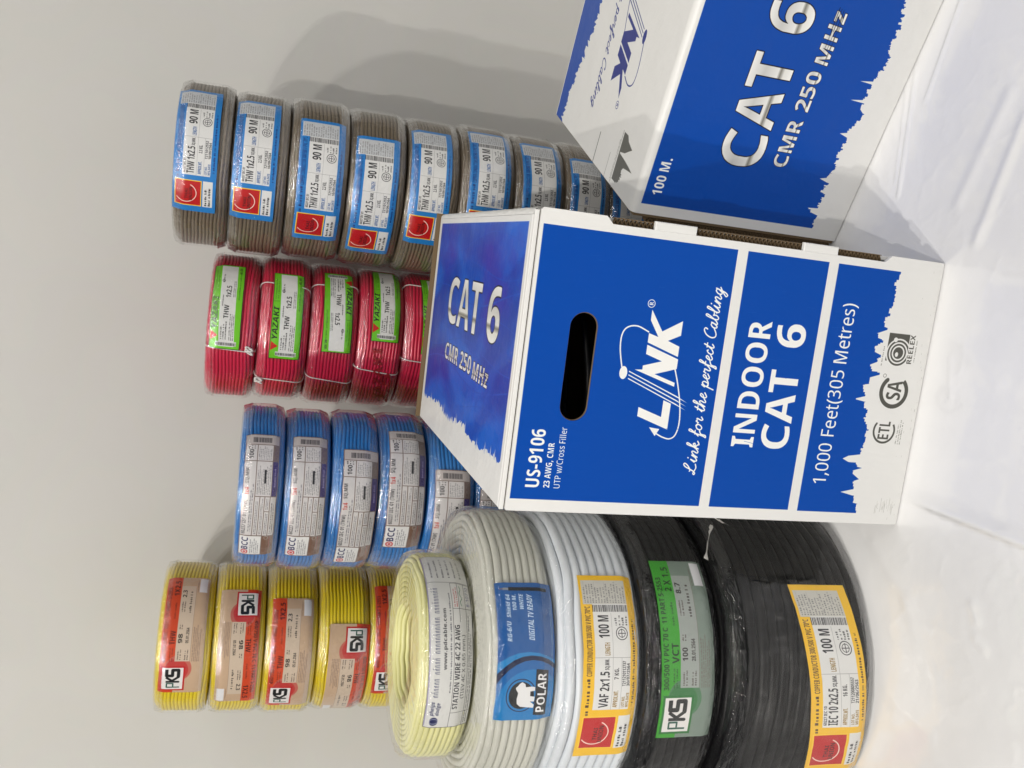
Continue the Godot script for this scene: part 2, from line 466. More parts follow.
func print_yazaki() -> ImageTexture:
	var cv := Cv.new(131, 41, 5.5, Color(0.42, 0.76, 0.1), fonts)
	var k := Color(0.08, 0.09, 0.08)
	var white := Color(0.84, 0.84, 0.83)
	cv.poly([[4, 12.5], [128.5, 9.5], [128.5, 31], [4, 33]], white)
	cv.poly([[12, 1.5], [26, 1.5], [19, 11]], Color(0.78, 0.1, 0.05))
	cv.text("YAZAKI", 27, 2, 75, 9.3, k, "bold", 0.25)
	cv.rect(82.5, 1, 83.1, 9.5, Color(0.2, 0.42, 0.06))
	cv.fuzz(86, 2.5, 126, 8.5, 2, Color(0.24, 0.48, 0.08), 5)
	cv.text("THW", 43, 17, 62, 23.5, k)
	cv.text("1x2.5", 73, 18, 91, 25, k)
	cv.fuzz(14, 13.5, 40, 23, 3, k, 6)
	cv.fuzz(13, 25, 55, 32, 3, k, 7)
	cv.fuzz(60, 13.5, 80, 16, 1, k, 10)
	cv.fuzz(74, 27, 108, 31, 2, k, 11)
	cv.fuzz(96, 12, 116, 16, 1, Color(0.3, 0.3, 0.3), 12)
	cv.arc(99, 13.5, 1.8, 1.8, 0, 360, 0.5, k)
	cv.rect(5, 8.5, 11, 36, white)
	cv.bars(5.5, 9, 9.5, 35.5, k, 14, true)
	cv.fuzz(70, 34, 122, 37.5, 1, Color(0.22, 0.45, 0.08), 15)
	cv.text("NL-500", 114, 33.5, 126, 37, k)
	cv.frame(0, 0, 131, 41, 0.8, k)
	return cv.done()

func print_bcc() -> ImageTexture:
	var edge := Color(0.47, 0.4, 0.38)
	var cv := Cv.new(162, 42, 5.0, edge, fonts)
	var w := Color(0.8, 0.79, 0.79)
	var k := Color(0.1, 0.1, 0.13)
	var navy := Color(0.1, 0.1, 0.34)
	cv.rect(1, 1, 33, 27, Color(0.87, 0.87, 0.87))
	cv.arc(6, 7.5, 3.6, 3.6, 0, 360, 1.5, Color(0.75, 0.12, 0.16))
	cv.disc(6, 7.5, 1.7, 1.7, Color(0.75, 0.12, 0.16))
	cv.text("BCC", 11, 3.5, 31, 11.5, navy)
	cv.fuzz(3, 13.5, 30, 25, 5, Color(0.35, 0.35, 0.4), 31)
	cv.rect(1, 28, 33, 41, Color(0.47, 0.35, 0.29))
	cv.rect(12, 37, 33, 37.4, Color(0.7, 0.25, 0.2))
	cv.arc(31, 33, 2.4, 2.4, 0, 360, 0.5, Color(0.7, 0.68, 0.66))
	cv.rect(34.5, 1, 126, 14.5, w)
	cv.text("60227 IEC 01 (THW)", 36, 2, 80, 7.5, k)
	cv.text("1x4", 86, 2, 95, 7.5, Color(0.72, 0.16, 0.12))
	cv.text("SQ.MM", 100, 2, 118, 7.5, k)
	cv.fuzz(40, 9, 108, 13.5, 2, Color(0.25, 0.25, 0.3), 33)
	for a in [[34.5, 15.5, 84, 21], [34.5, 22, 84, 27], [34.5, 28, 66, 33.5], [67, 28, 84, 33.5], [34.5, 34.5, 84, 41]]:
		cv.rect(a[0], a[1], a[2], a[3], w)
		cv.fuzz(a[0] + 2, a[1] + 1, a[2] - 1, a[3] - 1, 2, Color(0.25, 0.25, 0.28), int(a[0] + a[1]))
	cv.rect(85, 15.5, 126, 34, w)
	cv.fuzz(87, 16.5, 124, 33.5, 8, Color(0.4, 0.4, 0.42), 37)
	cv.rect(100, 25, 116, 27.5, k)
	cv.rect(127, 1, 147, 14.5, w)
	cv.text("100", 129, 5, 141, 10.5, k)
	cv.fuzz(142, 3, 146.5, 13, 3, k, 38)
	cv.rect(127, 15.5, 147, 34, w)
	cv.fuzz(128, 16.5, 146, 33, 8, Color(0.42, 0.42, 0.44), 39)
	cv.rect(85, 35, 126, 41.2, Color(0.2, 0.14, 0.42))
	cv.fuzz(96, 36.5, 122, 40, 1, Color(0.6, 0.56, 0.75), 40)
	cv.rect(148, 1, 161, 41, Color(0.72, 0.69, 0.68))
	cv.bars(150.5, 9, 157.5, 32, k, 41, true)
	return cv.done()

func pks_mark(cv: Cv, x: float, y: float, w: float, h: float, rim: Color) -> void:
	cv.rect(x - 2.2, y - 2.2, x + w + 2.2, y + h + 2.2, rim)
	cv.rect(x, y, x + w, y + h, Color(0.88, 0.87, 0.86))
	var t := w * 0.055
	var k := Color(0.04, 0.05, 0.05)
	var g := Color(0.06, 0.3, 0.24)
	cv.stroke([[x + w * 0.1, y + h * 0.86], [x + w * 0.1, y + h * 0.25], [x + w * 0.28, y + h * 0.25], [x + w * 0.28, y + h * 0.55], [x + w * 0.15, y + h * 0.55]], t, g)
	cv.stroke([[x + w * 0.37, y + h * 0.2], [x + w * 0.37, y + h * 0.8]], t * 1.7, k)
	cv.stroke([[x + w * 0.58, y + h * 0.2], [x + w * 0.42, y + h * 0.5], [x + w * 0.6, y + h * 0.8]], t * 1.7, k)
	cv.stroke([[x + w * 0.93, y + h * 0.22], [x + w * 0.65, y + h * 0.22], [x + w * 0.65, y + h * 0.5], [x + w * 0.9, y + h * 0.5], [x + w * 0.9, y + h * 0.78], [x + w * 0.6, y + h * 0.78]], t * 2.3, k)

func print_pks(strip: Color, body: Color, panel: Color, rim: Color, ink: Color, rated: String, kind: String, size: String, length: String, weight: String, day: String) -> ImageTexture:
	var cv := Cv.new(168, 55, 5.0, body, fonts)
	cv.rect(0, 0, 168, 19, strip)
	cv.disc(38, 24, 18, 17, rim.lerp(body, 0.55))
	cv.disc(36, 22, 15.5, 15, rim.lerp(body, 0.25))
	pks_mark(cv, 6, 4.5, 33, 26.5, rim)
	cv.rect(48, 19, 152, 38, panel)
	cv.text(rated, 46, 2.2, 150, 7.4, ink)
	cv.text(kind, 70, 10.5, 88, 17.4, ink)
	cv.fuzz(48, 11, 67, 17, 2, ink.lerp(strip, 0.4), 50)
	cv.text(size, 136, 10, 161, 17.2, ink)
	cv.fuzz(104, 12, 132, 16, 1, ink.lerp(strip, 0.4), 51)
	cv.text(length, 72, 21, 84, 26.5, Color(0.1, 0.08, 0.08))
	cv.fuzz(50, 21, 66, 27, 2, Color(0.3, 0.25, 0.24), 52)
	cv.fuzz(90, 21, 97, 26, 2, Color(0.3, 0.25, 0.24), 53)
	cv.text(weight, 134, 21, 145, 26.5, Color(0.1, 0.08, 0.08))
	cv.fuzz(113, 21, 128, 27, 2, Color(0.3, 0.25, 0.24), 54)
	cv.text(day, 72, 30.5, 92, 34.5, Color(0.15, 0.12, 0.12))
	cv.fuzz(50, 30, 66, 36, 2, Color(0.3, 0.25, 0.24), 55)
	cv.fuzz(112, 30, 148, 35, 1, Color(0.2, 0.16, 0.16), 56)
	cv.fuzz(48, 39.5, 100, 50, 5, Color(0.42, 0.35, 0.33), 57)
	cv.rect(48, 37.8, 150, 38.1, Color(0.5, 0.42, 0.4))
	cv.rect(142, 42, 166, 52, Color(0.87, 0.87, 0.88))
	cv.fuzz(142, 39, 164, 41, 1, Color(0.4, 0.33, 0.3), 58)
	return cv.done()

func print_polar() -> ImageTexture:
	var cv := Cv.new(124, 57, 5.5, Color(0.09, 0.34, 0.6), fonts)
	var navy := Color(0.03, 0.09, 0.24)
	cv.disc(6, 30, 55, 52, Color(0.12, 0.5, 0.74))
	cv.disc(4, 33, 54, 46, navy)
	cv.disc(2, 34, 52, 42, Color(0.08, 0.38, 0.64))
	cv.disc(0, 34, 46, 38, Color(0.08, 0.47, 0.72))
	# emblem: a bear in a black disc over a slanted name plate
	cv.arc(23, 24, 14.5, 14.5, 0, 360, 0.9, navy)
	cv.disc(23, 24, 12.2, 12.2, Color(0.02, 0.03, 0.05))
	cv.poly([[33.5, 22], [35, 24.5], [33.2, 27.5], [30.5, 28], [31, 33], [30.6, 37], [27.2, 37], [26.6, 32.5], [22.5, 32.5], [21.8, 37], [17.5, 37], [17.4, 33], [14.6, 37], [11.5, 37], [12.2, 30], [12.8, 24], [15.5, 20.5], [20, 19.8], [25.5, 20.6], [29, 18.2], [30.3, 18.6], [31.4, 20.2]], Color(0.88, 0.88, 0.88))
	cv.poly([[3.5, 48.5], [5, 37.5], [46, 37.5], [46, 40], [44.5, 50.5], [4, 50.5]], Color(0.02, 0.02, 0.03))
	cv.text("POLAR", 6.5, 39.5, 43, 48.5, Color(0.93, 0.93, 0.93), "bold", 0.12)
	var w := Color(0.8, 0.87, 0.93)
	cv.text("RG-6/U", 70, 9, 88, 13.5, w, "bold", 0.2)
	cv.text("Shield 64", 91, 9, 113, 13.5, w, "bold", 0.2)
	cv.text("100 M.", 97, 15.5, 113, 19.5, w, "bold", 0.2)
	cv.text("WHITE", 98, 22.5, 113, 26.5, w, "bold", 0.2)
	cv.text("DIGITAL TV READY", 71, 30, 113, 35.5, w, "bold", 0.2)
	cv.fuzz(58, 52.6, 112, 55, 1, Color(0.4, 0.58, 0.75), 61)
	cv.rect(116, 13, 119.5, 52, Color(0.05, 0.06, 0.08))
	cv.rect(116.6, 7.5, 118.9, 13, Color(0.55, 0.56, 0.57))
	cv.rect(117.4, 4, 118.1, 7.5, Color(0.6, 0.42, 0.25))
	return cv.done()

func print_station() -> ImageTexture:
	var cv := Cv.new(185, 48, 5.0, Color(0.82, 0.82, 0.81), fonts)
	var k := Color(0.1, 0.1, 0.13)
	var navy := Color(0.09, 0.12, 0.32)
	cv.disc(7, 10.5, 4.6, 4.6, navy)
	cv.arc(7, 10.5, 2.6, 4.4, 0, 360, 0.5, Color(0.7, 0.72, 0.8))
	cv.text("phelps", 13, 4.5, 28, 10.5, navy, "bold", 0.2)
	cv.text("dodge", 13, 10.5, 27, 16.0, navy, "bold", 0.2)
	var r := RandomNumberGenerator.new()
	r.seed = 3
	for q in 34:   # the maker's line in a script that the fonts here do not hold: strokes of its weight and rhythm
		var x := 32.0 + q * 3.05
		if q in [6, 12, 24]:
			continue
		cv.stroke([[x, 11.5], [x + 0.2, 7.0 + r.randf()], [x + 1.3, 6.8], [x + 1.5, 11.5]], 0.45, navy)
		if r.randf() < 0.3:
			cv.stroke([[x + 0.6, 5.6], [x + 1.6, 4.4]], 0.4, navy)
	cv.text("www.pdcable.com", 57, 15, 113, 20, k)
	cv.fuzz(36, 22, 140, 25, 1, Color(0.3, 0.3, 0.35), 70)
	cv.text("STATION WIRE 4C 22 AWG", 20, 27.5, 97, 33, k)
	cv.text("(TIEV 4C X 0.65 mm.)", 30, 35, 88, 39.5, k, "sans")
	for a in [[0.6, 26.2, 141, 26.6], [0.6, 41, 141, 41.4], [100, 33.6, 141, 34]]:
		cv.rect(a[0], a[1], a[2], a[3], k)
	for x2 in [16.0, 113.0, 141.0]:
		cv.rect(x2, 26.2, x2 + 0.4, 47, k)
	cv.fuzz(3, 42, 112, 46.5, 2, Color(0.25, 0.25, 0.28), 71)
	cv.fuzz(115, 28, 139, 33, 2, Color(0.7, 0.3, 0.3), 72)
	cv.curve([[116, 37], [120, 35.6], [124, 37.6], [129, 35.4], [134, 37.2], [138, 36]], 0.6, Color(0.12, 0.42, 0.24))
	cv.text("8-10710", 116, 42.5, 138, 46, Color(0.3, 0.3, 0.5), "sans")
	for q in 6:
		cv.fuzz(148 + q * 0.0, 6 + q * 6.4, 180, 9.5 + q * 6.4, 1, Color(0.35, 0.35, 0.37), 80 + q)
	cv.rect(142, 2, 142.4, 46, k)
	cv.rect(2, 1.0, 183, 1.5, Color(0.32, 0.24, 0.55))
	cv.frame(0, 0, 185, 48, 0.5, k)
	return cv.done()

# ---------------------------------------------------------------- materials
func plain(called: String, c: Color, rough := 0.5, spec := 0.5) -> StandardMaterial3D:
	var m := StandardMaterial3D.new()
	m.resource_name = called
	m.albedo_color = c
	m.roughness = rough
	m.metallic_specular = spec
	return m

func printed(called: String, tex: Texture2D, rough: float, coat := 0.0, spec := 0.5) -> StandardMaterial3D:
	var m := plain(called, Color.WHITE, rough, spec)
	m.albedo_texture = tex
	m.texture_repeat = false
	if coat > 0.0:
		m.clearcoat_enabled = true
		m.clearcoat = coat
		m.clearcoat_roughness = 0.12
	return m

func noise_tex(freq: float, sd: int, ramp: Array, size := 512, normal := false, bump := 6.0, oct := 4) -> NoiseTexture2D:
	var n := FastNoiseLite.new()
	n.seed = sd
	n.frequency = freq
	n.fractal_octaves = oct
	var t := NoiseTexture2D.new()
	t.width = size
	t.height = size
	t.seamless = true
	t.noise = n
	if normal:
		t.as_normal_map = true
		t.bump_strength = bump
	elif ramp.size():
		var g := Gradient.new()
		g.offsets = PackedFloat32Array(ramp[0])
		g.colors = PackedColorArray(ramp[1])
		t.color_ramp = g
	return t

# ---------------------------------------------------------------- shapes
func put(called: String, mesh: Mesh, m: Material, parent: Node = null) -> MeshInstance3D:
	var o := MeshInstance3D.new()
	o.name = called
	o.mesh = mesh
	o.material_override = m
	(parent if parent else self).add_child(o, true)
	return o

func numbered(called: String) -> String:
	var k: int = taken.get(called, 0)
	taken[called] = k + 1
	return called if k == 0 else "%s_%03d" % [called, k]

func tag(o: Node, label: String, category: String, group := "") -> void:
	o.set_meta("label", label)
	o.set_meta("category", category)
	if group:
		o.set_meta("group", group)

# a slab: an outline (counter-clockwise seen from +z) between z0 and z1; the face at z1 gets texture coordinates over size (from its lower left corner)
func slab(outlines: Array, z0: float, z1: float, size: Vector2, bevel := 0.0006) -> ArrayMesh:
	var st := SurfaceTool.new()
	st.begin(Mesh.PRIMITIVE_TRIANGLES)
	st.set_smooth_group(-1)
	for o in outlines:
		var v: PackedVector2Array = o
		if Geometry2D.is_polygon_clockwise(v):
			v.reverse()
		var inner := PackedVector2Array()
		var n := v.size()
		for i in n:
			var a := (v[i] - v[(i + n - 1) % n]).normalized()
			var b := (v[(i + 1) % n] - v[i]).normalized()
			var na := Vector2(-a.y, a.x)
			var nb := Vector2(-b.y, b.x)
			var m := (na + nb)
			m = m / maxf(0.3, m.length_squared()) * 2.0
			inner.append(v[i] + m * bevel)
		for side in 2:
			var z := z1 if side == 0 else z0
			var ix := Geometry2D.triangulate_polygon(inner)
			for k in range(0, ix.size(), 3):
				var q := [ix[k], ix[k + 1], ix[k + 2]]
				if ((inner[q[1]] - inner[q[0]]).cross(inner[q[2]] - inner[q[0]]) > 0) == (side == 0):
					q.reverse()
				for w in q:
					st.set_uv(Vector2(inner[w].x / size.x, 1.0 - inner[w].y / size.y))
					st.add_vertex(Vector3(inner[w].x, inner[w].y, z))
		for i in n:
			var j := (i + 1) % n
			var rows := [[inner, z1], [v, z1 - bevel], [v, z0 + bevel], [inner, z0]]
			for r in 3:
				var p: PackedVector2Array = rows[r][0]
				var s: PackedVector2Array = rows[r + 1][0]
				var q4 := [Vector3(p[i].x, p[i].y, rows[r][1]), Vector3(p[j].x, p[j].y, rows[r][1]), Vector3(s[j].x, s[j].y, rows[r + 1][1]), Vector3(s[i].x, s[i].y, rows[r + 1][1])]
				for w in [0, 1, 2, 0, 2, 3]:
					st.set_uv(Vector2(q4[w].x / size.x, 1.0 - q4[w].y / size.y))
					st.add_vertex(q4[w])
	st.generate_normals()
	return st.commit()

func box_outline(x0: float, y0: float, x1: float, y1: float) -> PackedVector2Array:
	return PackedVector2Array([Vector2(x0, y0), Vector2(x1, y0), Vector2(x1, y1), Vector2(x0, y1)])

func block(lo: Vector3, hi: Vector3, bevel := 0.0004) -> ArrayMesh:
	return slab([box_outline(lo.x, lo.y, hi.x, hi.y)], lo.z, hi.z, Vector2.ONE, bevel)

# the fluted middle of corrugated board seen at a cut edge, running along y from y0 to y1, width w, facing +z
func fluting(x0: float, w: float, y0: float, y1: float, z0: float, z1: float) -> ArrayMesh:
	var st := SurfaceTool.new()
	st.begin(Mesh.PRIMITIVE_TRIANGLES)
	st.set_smooth_group(-1)
	var line := 0.0006
	var quads := []
	quads.append([[x0, y0], [x0 + line, y0], [x0 + line, y1], [x0, y1]])
	quads.append([[x0 + w - line, y0], [x0 + w, y0], [x0 + w, y1], [x0 + w - line, y1]])
	var n := int((y1 - y0) / 0.0019)
	for k in n:
		var a := lerpf(y0, y1, float(k) / n)
		var b := lerpf(y0, y1, float(k + 1) / n)
		var xa := x0 + line if k % 2 == 0 else x0 + w - line * 2.0
		var xb := x0 + line if k % 2 == 1 else x0 + w - line * 2.0
		quads.append([[xa, a], [xa + line * 1.1, a], [xb + line * 1.1, b], [xb, b]])
	for q in quads:
		for s in [[0, 1, 2, 3, z1, z1], [1, 0, 0, 1, z1, z0], [3, 2, 2, 3, z1, z0], [0, 3, 3, 0, z1, z0], [2, 1, 1, 2, z1, z0]]:
			var p := [Vector3(q[s[0]][0], q[s[0]][1], s[4]), Vector3(q[s[1]][0], q[s[1]][1], s[4]), Vector3(q[s[2]][0], q[s[2]][1], s[5]), Vector3(q[s[3]][0], q[s[3]][1], s[5])]
			for w2 in [0, 2, 1, 0, 3, 2]:
				st.add_vertex(p[w2])
	st.generate_normals()
	return st.commit()

# rounded rectangle in the (radius, height) plane, walked from the inner top over the outside to the inner bottom and back up the bore: points and outward normals
func coil_path(rin: float, rout: float, y0: float, y1: float, c: float, steps: int, low := -1.0) -> Array:
	var cb := c if low < 0.0 else low
	var raw := []
	var corners := [[Vector2(rout - c, y1 - c), 90.0, 0.0], [Vector2(rout - cb, y0 + cb), 0.0, -90.0], [Vector2(rin + cb, y0 + cb), -90.0, -180.0], [Vector2(rin + c, y1 - c), 180.0, 90.0]]
	for k in corners:
		for i in 9:
			var a := deg_to_rad(lerpf(k[1], k[2], i / 8.0))
			var d := Vector2(cos(a), sin(a))
			raw.append([k[0] + d * (cb if k[2] < -80.0 else c), d])
	raw.append(raw[0])
	var at := [0.0]
	for i in raw.size() - 1:
		at.append(at[i] + (raw[i + 1][0] - raw[i][0]).length())
	var total: float = at[-1]
	var p := PackedVector2Array()
	var n := PackedVector2Array()
	var j := 0
	for i in steps:
		var s := total * i / steps
		while at[j + 1] < s:
			j += 1
		var q: float = (s - at[j]) / maxf(1e-9, at[j + 1] - at[j])
		p.append(raw[j][0].lerp(raw[j + 1][0], q))
		n.append(raw[j][1].lerp(raw[j + 1][1], q).normalized())
	return [p, n, total]

# one wire laid turn beside turn over the whole coil: a helix that walks round the rounded section
func winding(rout: float, rin: float, h: float, d: float, corner: float, sd: int, loose := 0.12, segs := 96, low := -1.0) -> ArrayMesh:
	var path := coil_path(rin + d * 0.5, rout - d * 0.5, d * 0.5, h - d * 0.5, corner, 720, low)
	var pp: PackedVector2Array = path[0]
	var pn: PackedVector2Array = path[1]
	var total: float = path[2]
	var turns := int(total / d)
	var pitch := total / turns
	var noise := FastNoiseLite.new()
	noise.seed = sd
	noise.frequency = 1.0
	noise.fractal_octaves = 2
	var sides := 6
	var v := PackedVector3Array()
	var nn := PackedVector3Array()
	var ix := PackedInt32Array()
	var count := turns * segs + 1
	var cs := []
	for k in sides + 1:
		var a := lerpf(-1.95, 1.95, float(k) / sides)
		cs.append(Vector2(cos(a), sin(a)))
	for i in count:
		var th := TAU * (i % segs) / segs + PI
		var dir := Vector3(sin(th), 0, cos(th))
		var along := float(i) / segs
		var wander := noise.get_noise_2d(along * 5.0, 3.7) * loose * d + noise.get_noise_2d(dir.x * 0.9 + 40.0, dir.z * 0.9) * d * 0.5
		var s := fposmod((along * pitch + wander) / total, 1.0) * 720.0
		var i0 := int(s) % 720
		var i1 := (i0 + 1) % 720
		var f := s - floorf(s)
		var c := pp[i0].lerp(pp[i1], f)
		var nrm := pn[i0].lerp(pn[i1], f).normalized()
		var out := noise.get_noise_2d(along * 4.0, 91.0) * loose * d * 0.8 + noise.get_noise_3d(dir.x * 1.6, c.y * 9.0, dir.z * 1.6) * d * 0.15
		c += nrm * out
		var tan2 := Vector2(-nrm.y, nrm.x)
		for k in sides + 1:
			var e: Vector2 = nrm * cs[k].x + tan2 * cs[k].y
			var q: Vector2 = c + e * d * 0.545
			v.append(Vector3(dir.x * q.x, q.y, dir.z * q.x))
			nn.append(Vector3(dir.x * e.x, e.y, dir.z * e.x))
		if i > 0:
			var b := i * (sides + 1)
			var a2 := b - sides - 1
			for k in sides:
				ix.append_array(PackedInt32Array([a2 + k, b + k + 1, b + k, a2 + k, a2 + k + 1, b + k + 1]))
	# the body of wire beneath, so that no light passes between the turns
	var first := v.size()
	for i in 49:
		var th := TAU * i / 48.0
		for k in 73:
			var i0 := (k % 72) * 10
			var q := pp[i0] - pn[i0] * d * 0.1
			v.append(Vector3(sin(th) * q.x, q.y, cos(th) * q.x))
			nn.append(Vector3(sin(th) * pn[i0].x, pn[i0].y, cos(th) * pn[i0].x))
	for i in 48:
		for k in 72:
			var a := first + i * 73 + k
			ix.append_array(PackedInt32Array([a, a + 73, a + 74, a, a + 74, a + 1]))
	var ar := []
	ar.resize(Mesh.ARRAY_MAX)
	ar[Mesh.ARRAY_VERTEX] = v
	ar[Mesh.ARRAY_NORMAL] = nn
	ar[Mesh.ARRAY_INDEX] = ix
	var m := ArrayMesh.new()
	m.add_surface_from_arrays(Mesh.PRIMITIVE_TRIANGLES, ar)
	return m

# stretch film over a coil, tight on the side, crinkled round the shoulders; wrap_radius is how far out a label under it lies
func wrap_radius(y: float, h: float) -> float:
	var e := minf(y, h - y)
	if e > 0.0165:
		return 0.0030
	if e > 0.0134:
		return lerpf(0.0024, 0.0030, (e - 0.0134) / 0.0031)
	return lerpf(-0.0011, 0.0024, (e - 0.0036) / 0.0098)

func film(rout: float, rin: float, h: float, _corner: float, sd: int, slack := 1.0, layers := 3) -> ArrayMesh:
	# section of the wrap: flat faces, bevelled shoulders, taut side
	var knots := [Vector2(rin + 0.004, h - 0.0006), Vector2(rout - 0.012, h - 0.0004), Vector2(rout - 0.005, h - 0.0006), Vector2(rout - 0.0018, h - 0.0018), Vector2(rout - 0.0006, h - 0.0036), Vector2(rout + 0.0012, h - 0.0088), Vector2(rout + 0.0028, h - 0.0134), Vector2(rout + 0.0033, h - 0.0165), Vector2(rout + 0.0034, h * 0.5), Vector2(rout + 0.0033, 0.0155), Vector2(rout + 0.0028, 0.0125), Vector2(rout + 0.0012, 0.0088), Vector2(rout - 0.0006, 0.0036), Vector2(rout - 0.0018, 0.0018), Vector2(rout - 0.005, 0.0006), Vector2(rout - 0.012, 0.0004), Vector2(rin + 0.004, 0.0006)]
	var pp := PackedVector2Array()
	var pn := PackedVector2Array()
	for k in knots.size() - 1:
		var step := 14 if k in [0, 15] else (22 if k in [7, 8] else 12)
		for q in step:
			pp.append(knots[k].lerp(knots[k + 1], float(q) / step))
			var e: Vector2 = (knots[k + 1] - knots[k]).normalized()
			pn.append(Vector2(-e.y, e.x))
	pp.append(knots[-1])
	pn.append(Vector2(0, -1))
	var n := FastNoiseLite.new()
	n.seed = sd
	n.frequency = 1.0
	var segs := 300
	var st := SurfaceTool.new()
	st.begin(Mesh.PRIMITIVE_TRIANGLES)
	st.set_smooth_group(0)
	var rows := 50
	var total := pp.size() - 1
	var grid := []
	for li in layers * (segs + 1):
		var layer := li / (segs + 1)
		var i := li % (segs + 1)
		var th := TAU * (i % segs) / segs
		var dir := Vector3(sin(th), 0, cos(th))
		for k in rows + 1:
			var j := int(float(total) * k / rows)
			var q := pp[j]
			var nr := pn[j]
			var bend := smoothstep(0.1, 0.3, absf(nr.y))
			var off := n.get_noise_3d(dir.x * 3.0, q.y * 30.0, dir.z * 3.0) * 0.0005 * slack
			off += n.get_noise_3d(dir.x * 9.0 + layer * 17.0, q.y * 90.0 + 7.0, dir.z * 9.0) * 0.0009 * bend * slack
			off += n.get_noise_3d(dir.x * 30.0, q.y * 60.0 + layer * 23.0, dir.z * 30.0) * 0.0005 * bend * slack
			off = clampf(off, -0.0006, 0.0010)
			if absf(nr.y) > 0.7:
				off = clampf(off, -0.0004, 0.0002)
			q += nr * (off + 0.0003 * layer * (0.3 if absf(nr.y) > 0.7 else 1.0))
			grid.append([Vector3(dir.x * q.x, q.y, dir.z * q.x), Vector2(float(i) / segs * 14.0 + layer * 0.37, float(k) / rows * 2.4 + layer * 0.61)])
	var mesh: ArrayMesh = null
	for part in 2:   # taut on the side, crinkled on the shoulders and the flat faces
		st = SurfaceTool.new()
		st.begin(Mesh.PRIMITIVE_TRIANGLES)
		st.set_smooth_group(0)
		for g in grid:
			st.set_uv(g[1])
			st.add_vertex(g[0])
		for li in layers * (segs + 1):
			if li % (segs + 1) == segs:
				continue
			for k in rows:
				var mid := int(float(total) * (k + 0.5) / rows)
				if (absf(pn[mid].y) < 0.25 or absf(pn[mid].y) > 0.8) != (part == 0):
					continue
				if li > segs:   # the wrap overlaps itself in ragged bands, mostly on the shoulders
					var g: Vector3 = grid[li * (rows + 1) + k][0]
					var lap := n.get_noise_3d(g.x * 22.0 + float(li / (segs + 1)) * 9.0, g.y * 40.0, g.z * 22.0)
					if part == 0 or lap < -0.25:
						continue
				var a := li * (rows + 1) + k
				var b := a + rows + 1
				for w in [a, b, b + 1, a, b + 1, a + 1]:
					st.add_index(w)
		st.generate_normals()
		st.generate_tangents()
		st.set_material(mats.film if part == 0 else mats.crinkle)
		mesh = st.commit(mesh)
	return mesh

# a paper label bent round the coil, its middle at angle 0
func sticker(r: float, h: float, arc: float, y0: float, y1: float, tilt: float, turned: bool, sd: int, wave := 0.0005) -> ArrayMesh:
	var n := FastNoiseLite.new()
	n.seed = sd
	n.frequency = 1.0
	var st := SurfaceTool.new()
	st.begin(Mesh.PRIMITIVE_TRIANGLES)
	st.set_smooth_group(0)
	var nu := 56
	var nv := 18
	for i in nu + 1:
		var u := float(i) / nu
		for k in nv + 1:
			var w := float(k) / nv
			var a := (u - 0.5) * arc
			var y := lerpf(y0, y1, w) + tilt * (u - 0.5) + n.get_noise_1d(u * 3.0 + 9.0) * wave * 1.2
			var rr := r + wrap_radius(y, h) - 0.0003 + n.get_noise_2d(u * 7.0, w * 1.5) * wave + n.get_noise_2d(u * 22.0 + 5.0, w * 3.0) * wave * 0.4
			st.set_uv(Vector2(1.0 - u, w) if turned else Vector2(u, 1.0 - w))
			st.add_vertex(Vector3(sin(a) * rr, y, cos(a) * rr))
	for i in nu:
		for k in nv:
			var a := i * (nv + 1) + k
			var b := a + nv + 1
			for q in [a, a + 1, b + 1, a, b + 1, b]:
				st.add_index(q)
	st.generate_normals()
	return st.commit()

func tube(pts: Array, r: float, sides := 6, closed := false) -> ArrayMesh:
	var st := SurfaceTool.new()
	st.begin(Mesh.PRIMITIVE_TRIANGLES)
	st.set_smooth_group(0)
	var n := pts.size()
	for i in n:
		var a: Vector3 = pts[(i + n - 1) % n] if closed else pts[maxi(i - 1, 0)]
		var b: Vector3 = pts[(i + 1) % n] if closed else pts[mini(i + 1, n - 1)]
		var t := (b - a).normalized()
		var x := t.cross(Vector3(0.31, 0.87, 0.38)).normalized()
		var y := t.cross(x)
		for k in sides:
			var f := TAU * k / sides
			st.add_vertex(pts[i] + (x * cos(f) + y * sin(f)) * r)
	for i in (n if closed else n - 1):
		for k in sides:
			var a := i * sides + k
			var b := i * sides + (k + 1) % sides
			var c := ((i + 1) % n) * sides + k
			var d := ((i + 1) % n) * sides + (k + 1) % sides
			for q in [a, c, d, a, d, b]:
				st.add_index(q)
	st.generate_normals()
	return st.commit()

# a string tied round the section of a coil at one angle
func tie(rout: float, rin: float, h: float, corner: float, ang: float, lean: float) -> ArrayMesh:
	var path := coil_path(rin, rout + 0.0012, -0.0002, h - 0.0002, corner, 60)
	var pts := []
	for k in 60:
		var q: Vector2 = path[0][k]
		var a := ang + lean * (q.y / h - 0.5)
		pts.append(Vector3(sin(a) * q.x, q.y, cos(a) * q.x))
	return tube(pts, 0.0008, 6, true)

func coil(called: String, at: Vector3, turn: float) -> Node3D:
	var o := Node3D.new()
	o.name = numbered(called)
	add_child(o)
	o.position = at
	o.rotation.y = turn
	return o

const ORDER := ["topmost", "second", "third", "fourth", "fifth", "sixth", "seventh", "eighth", "ninth"]

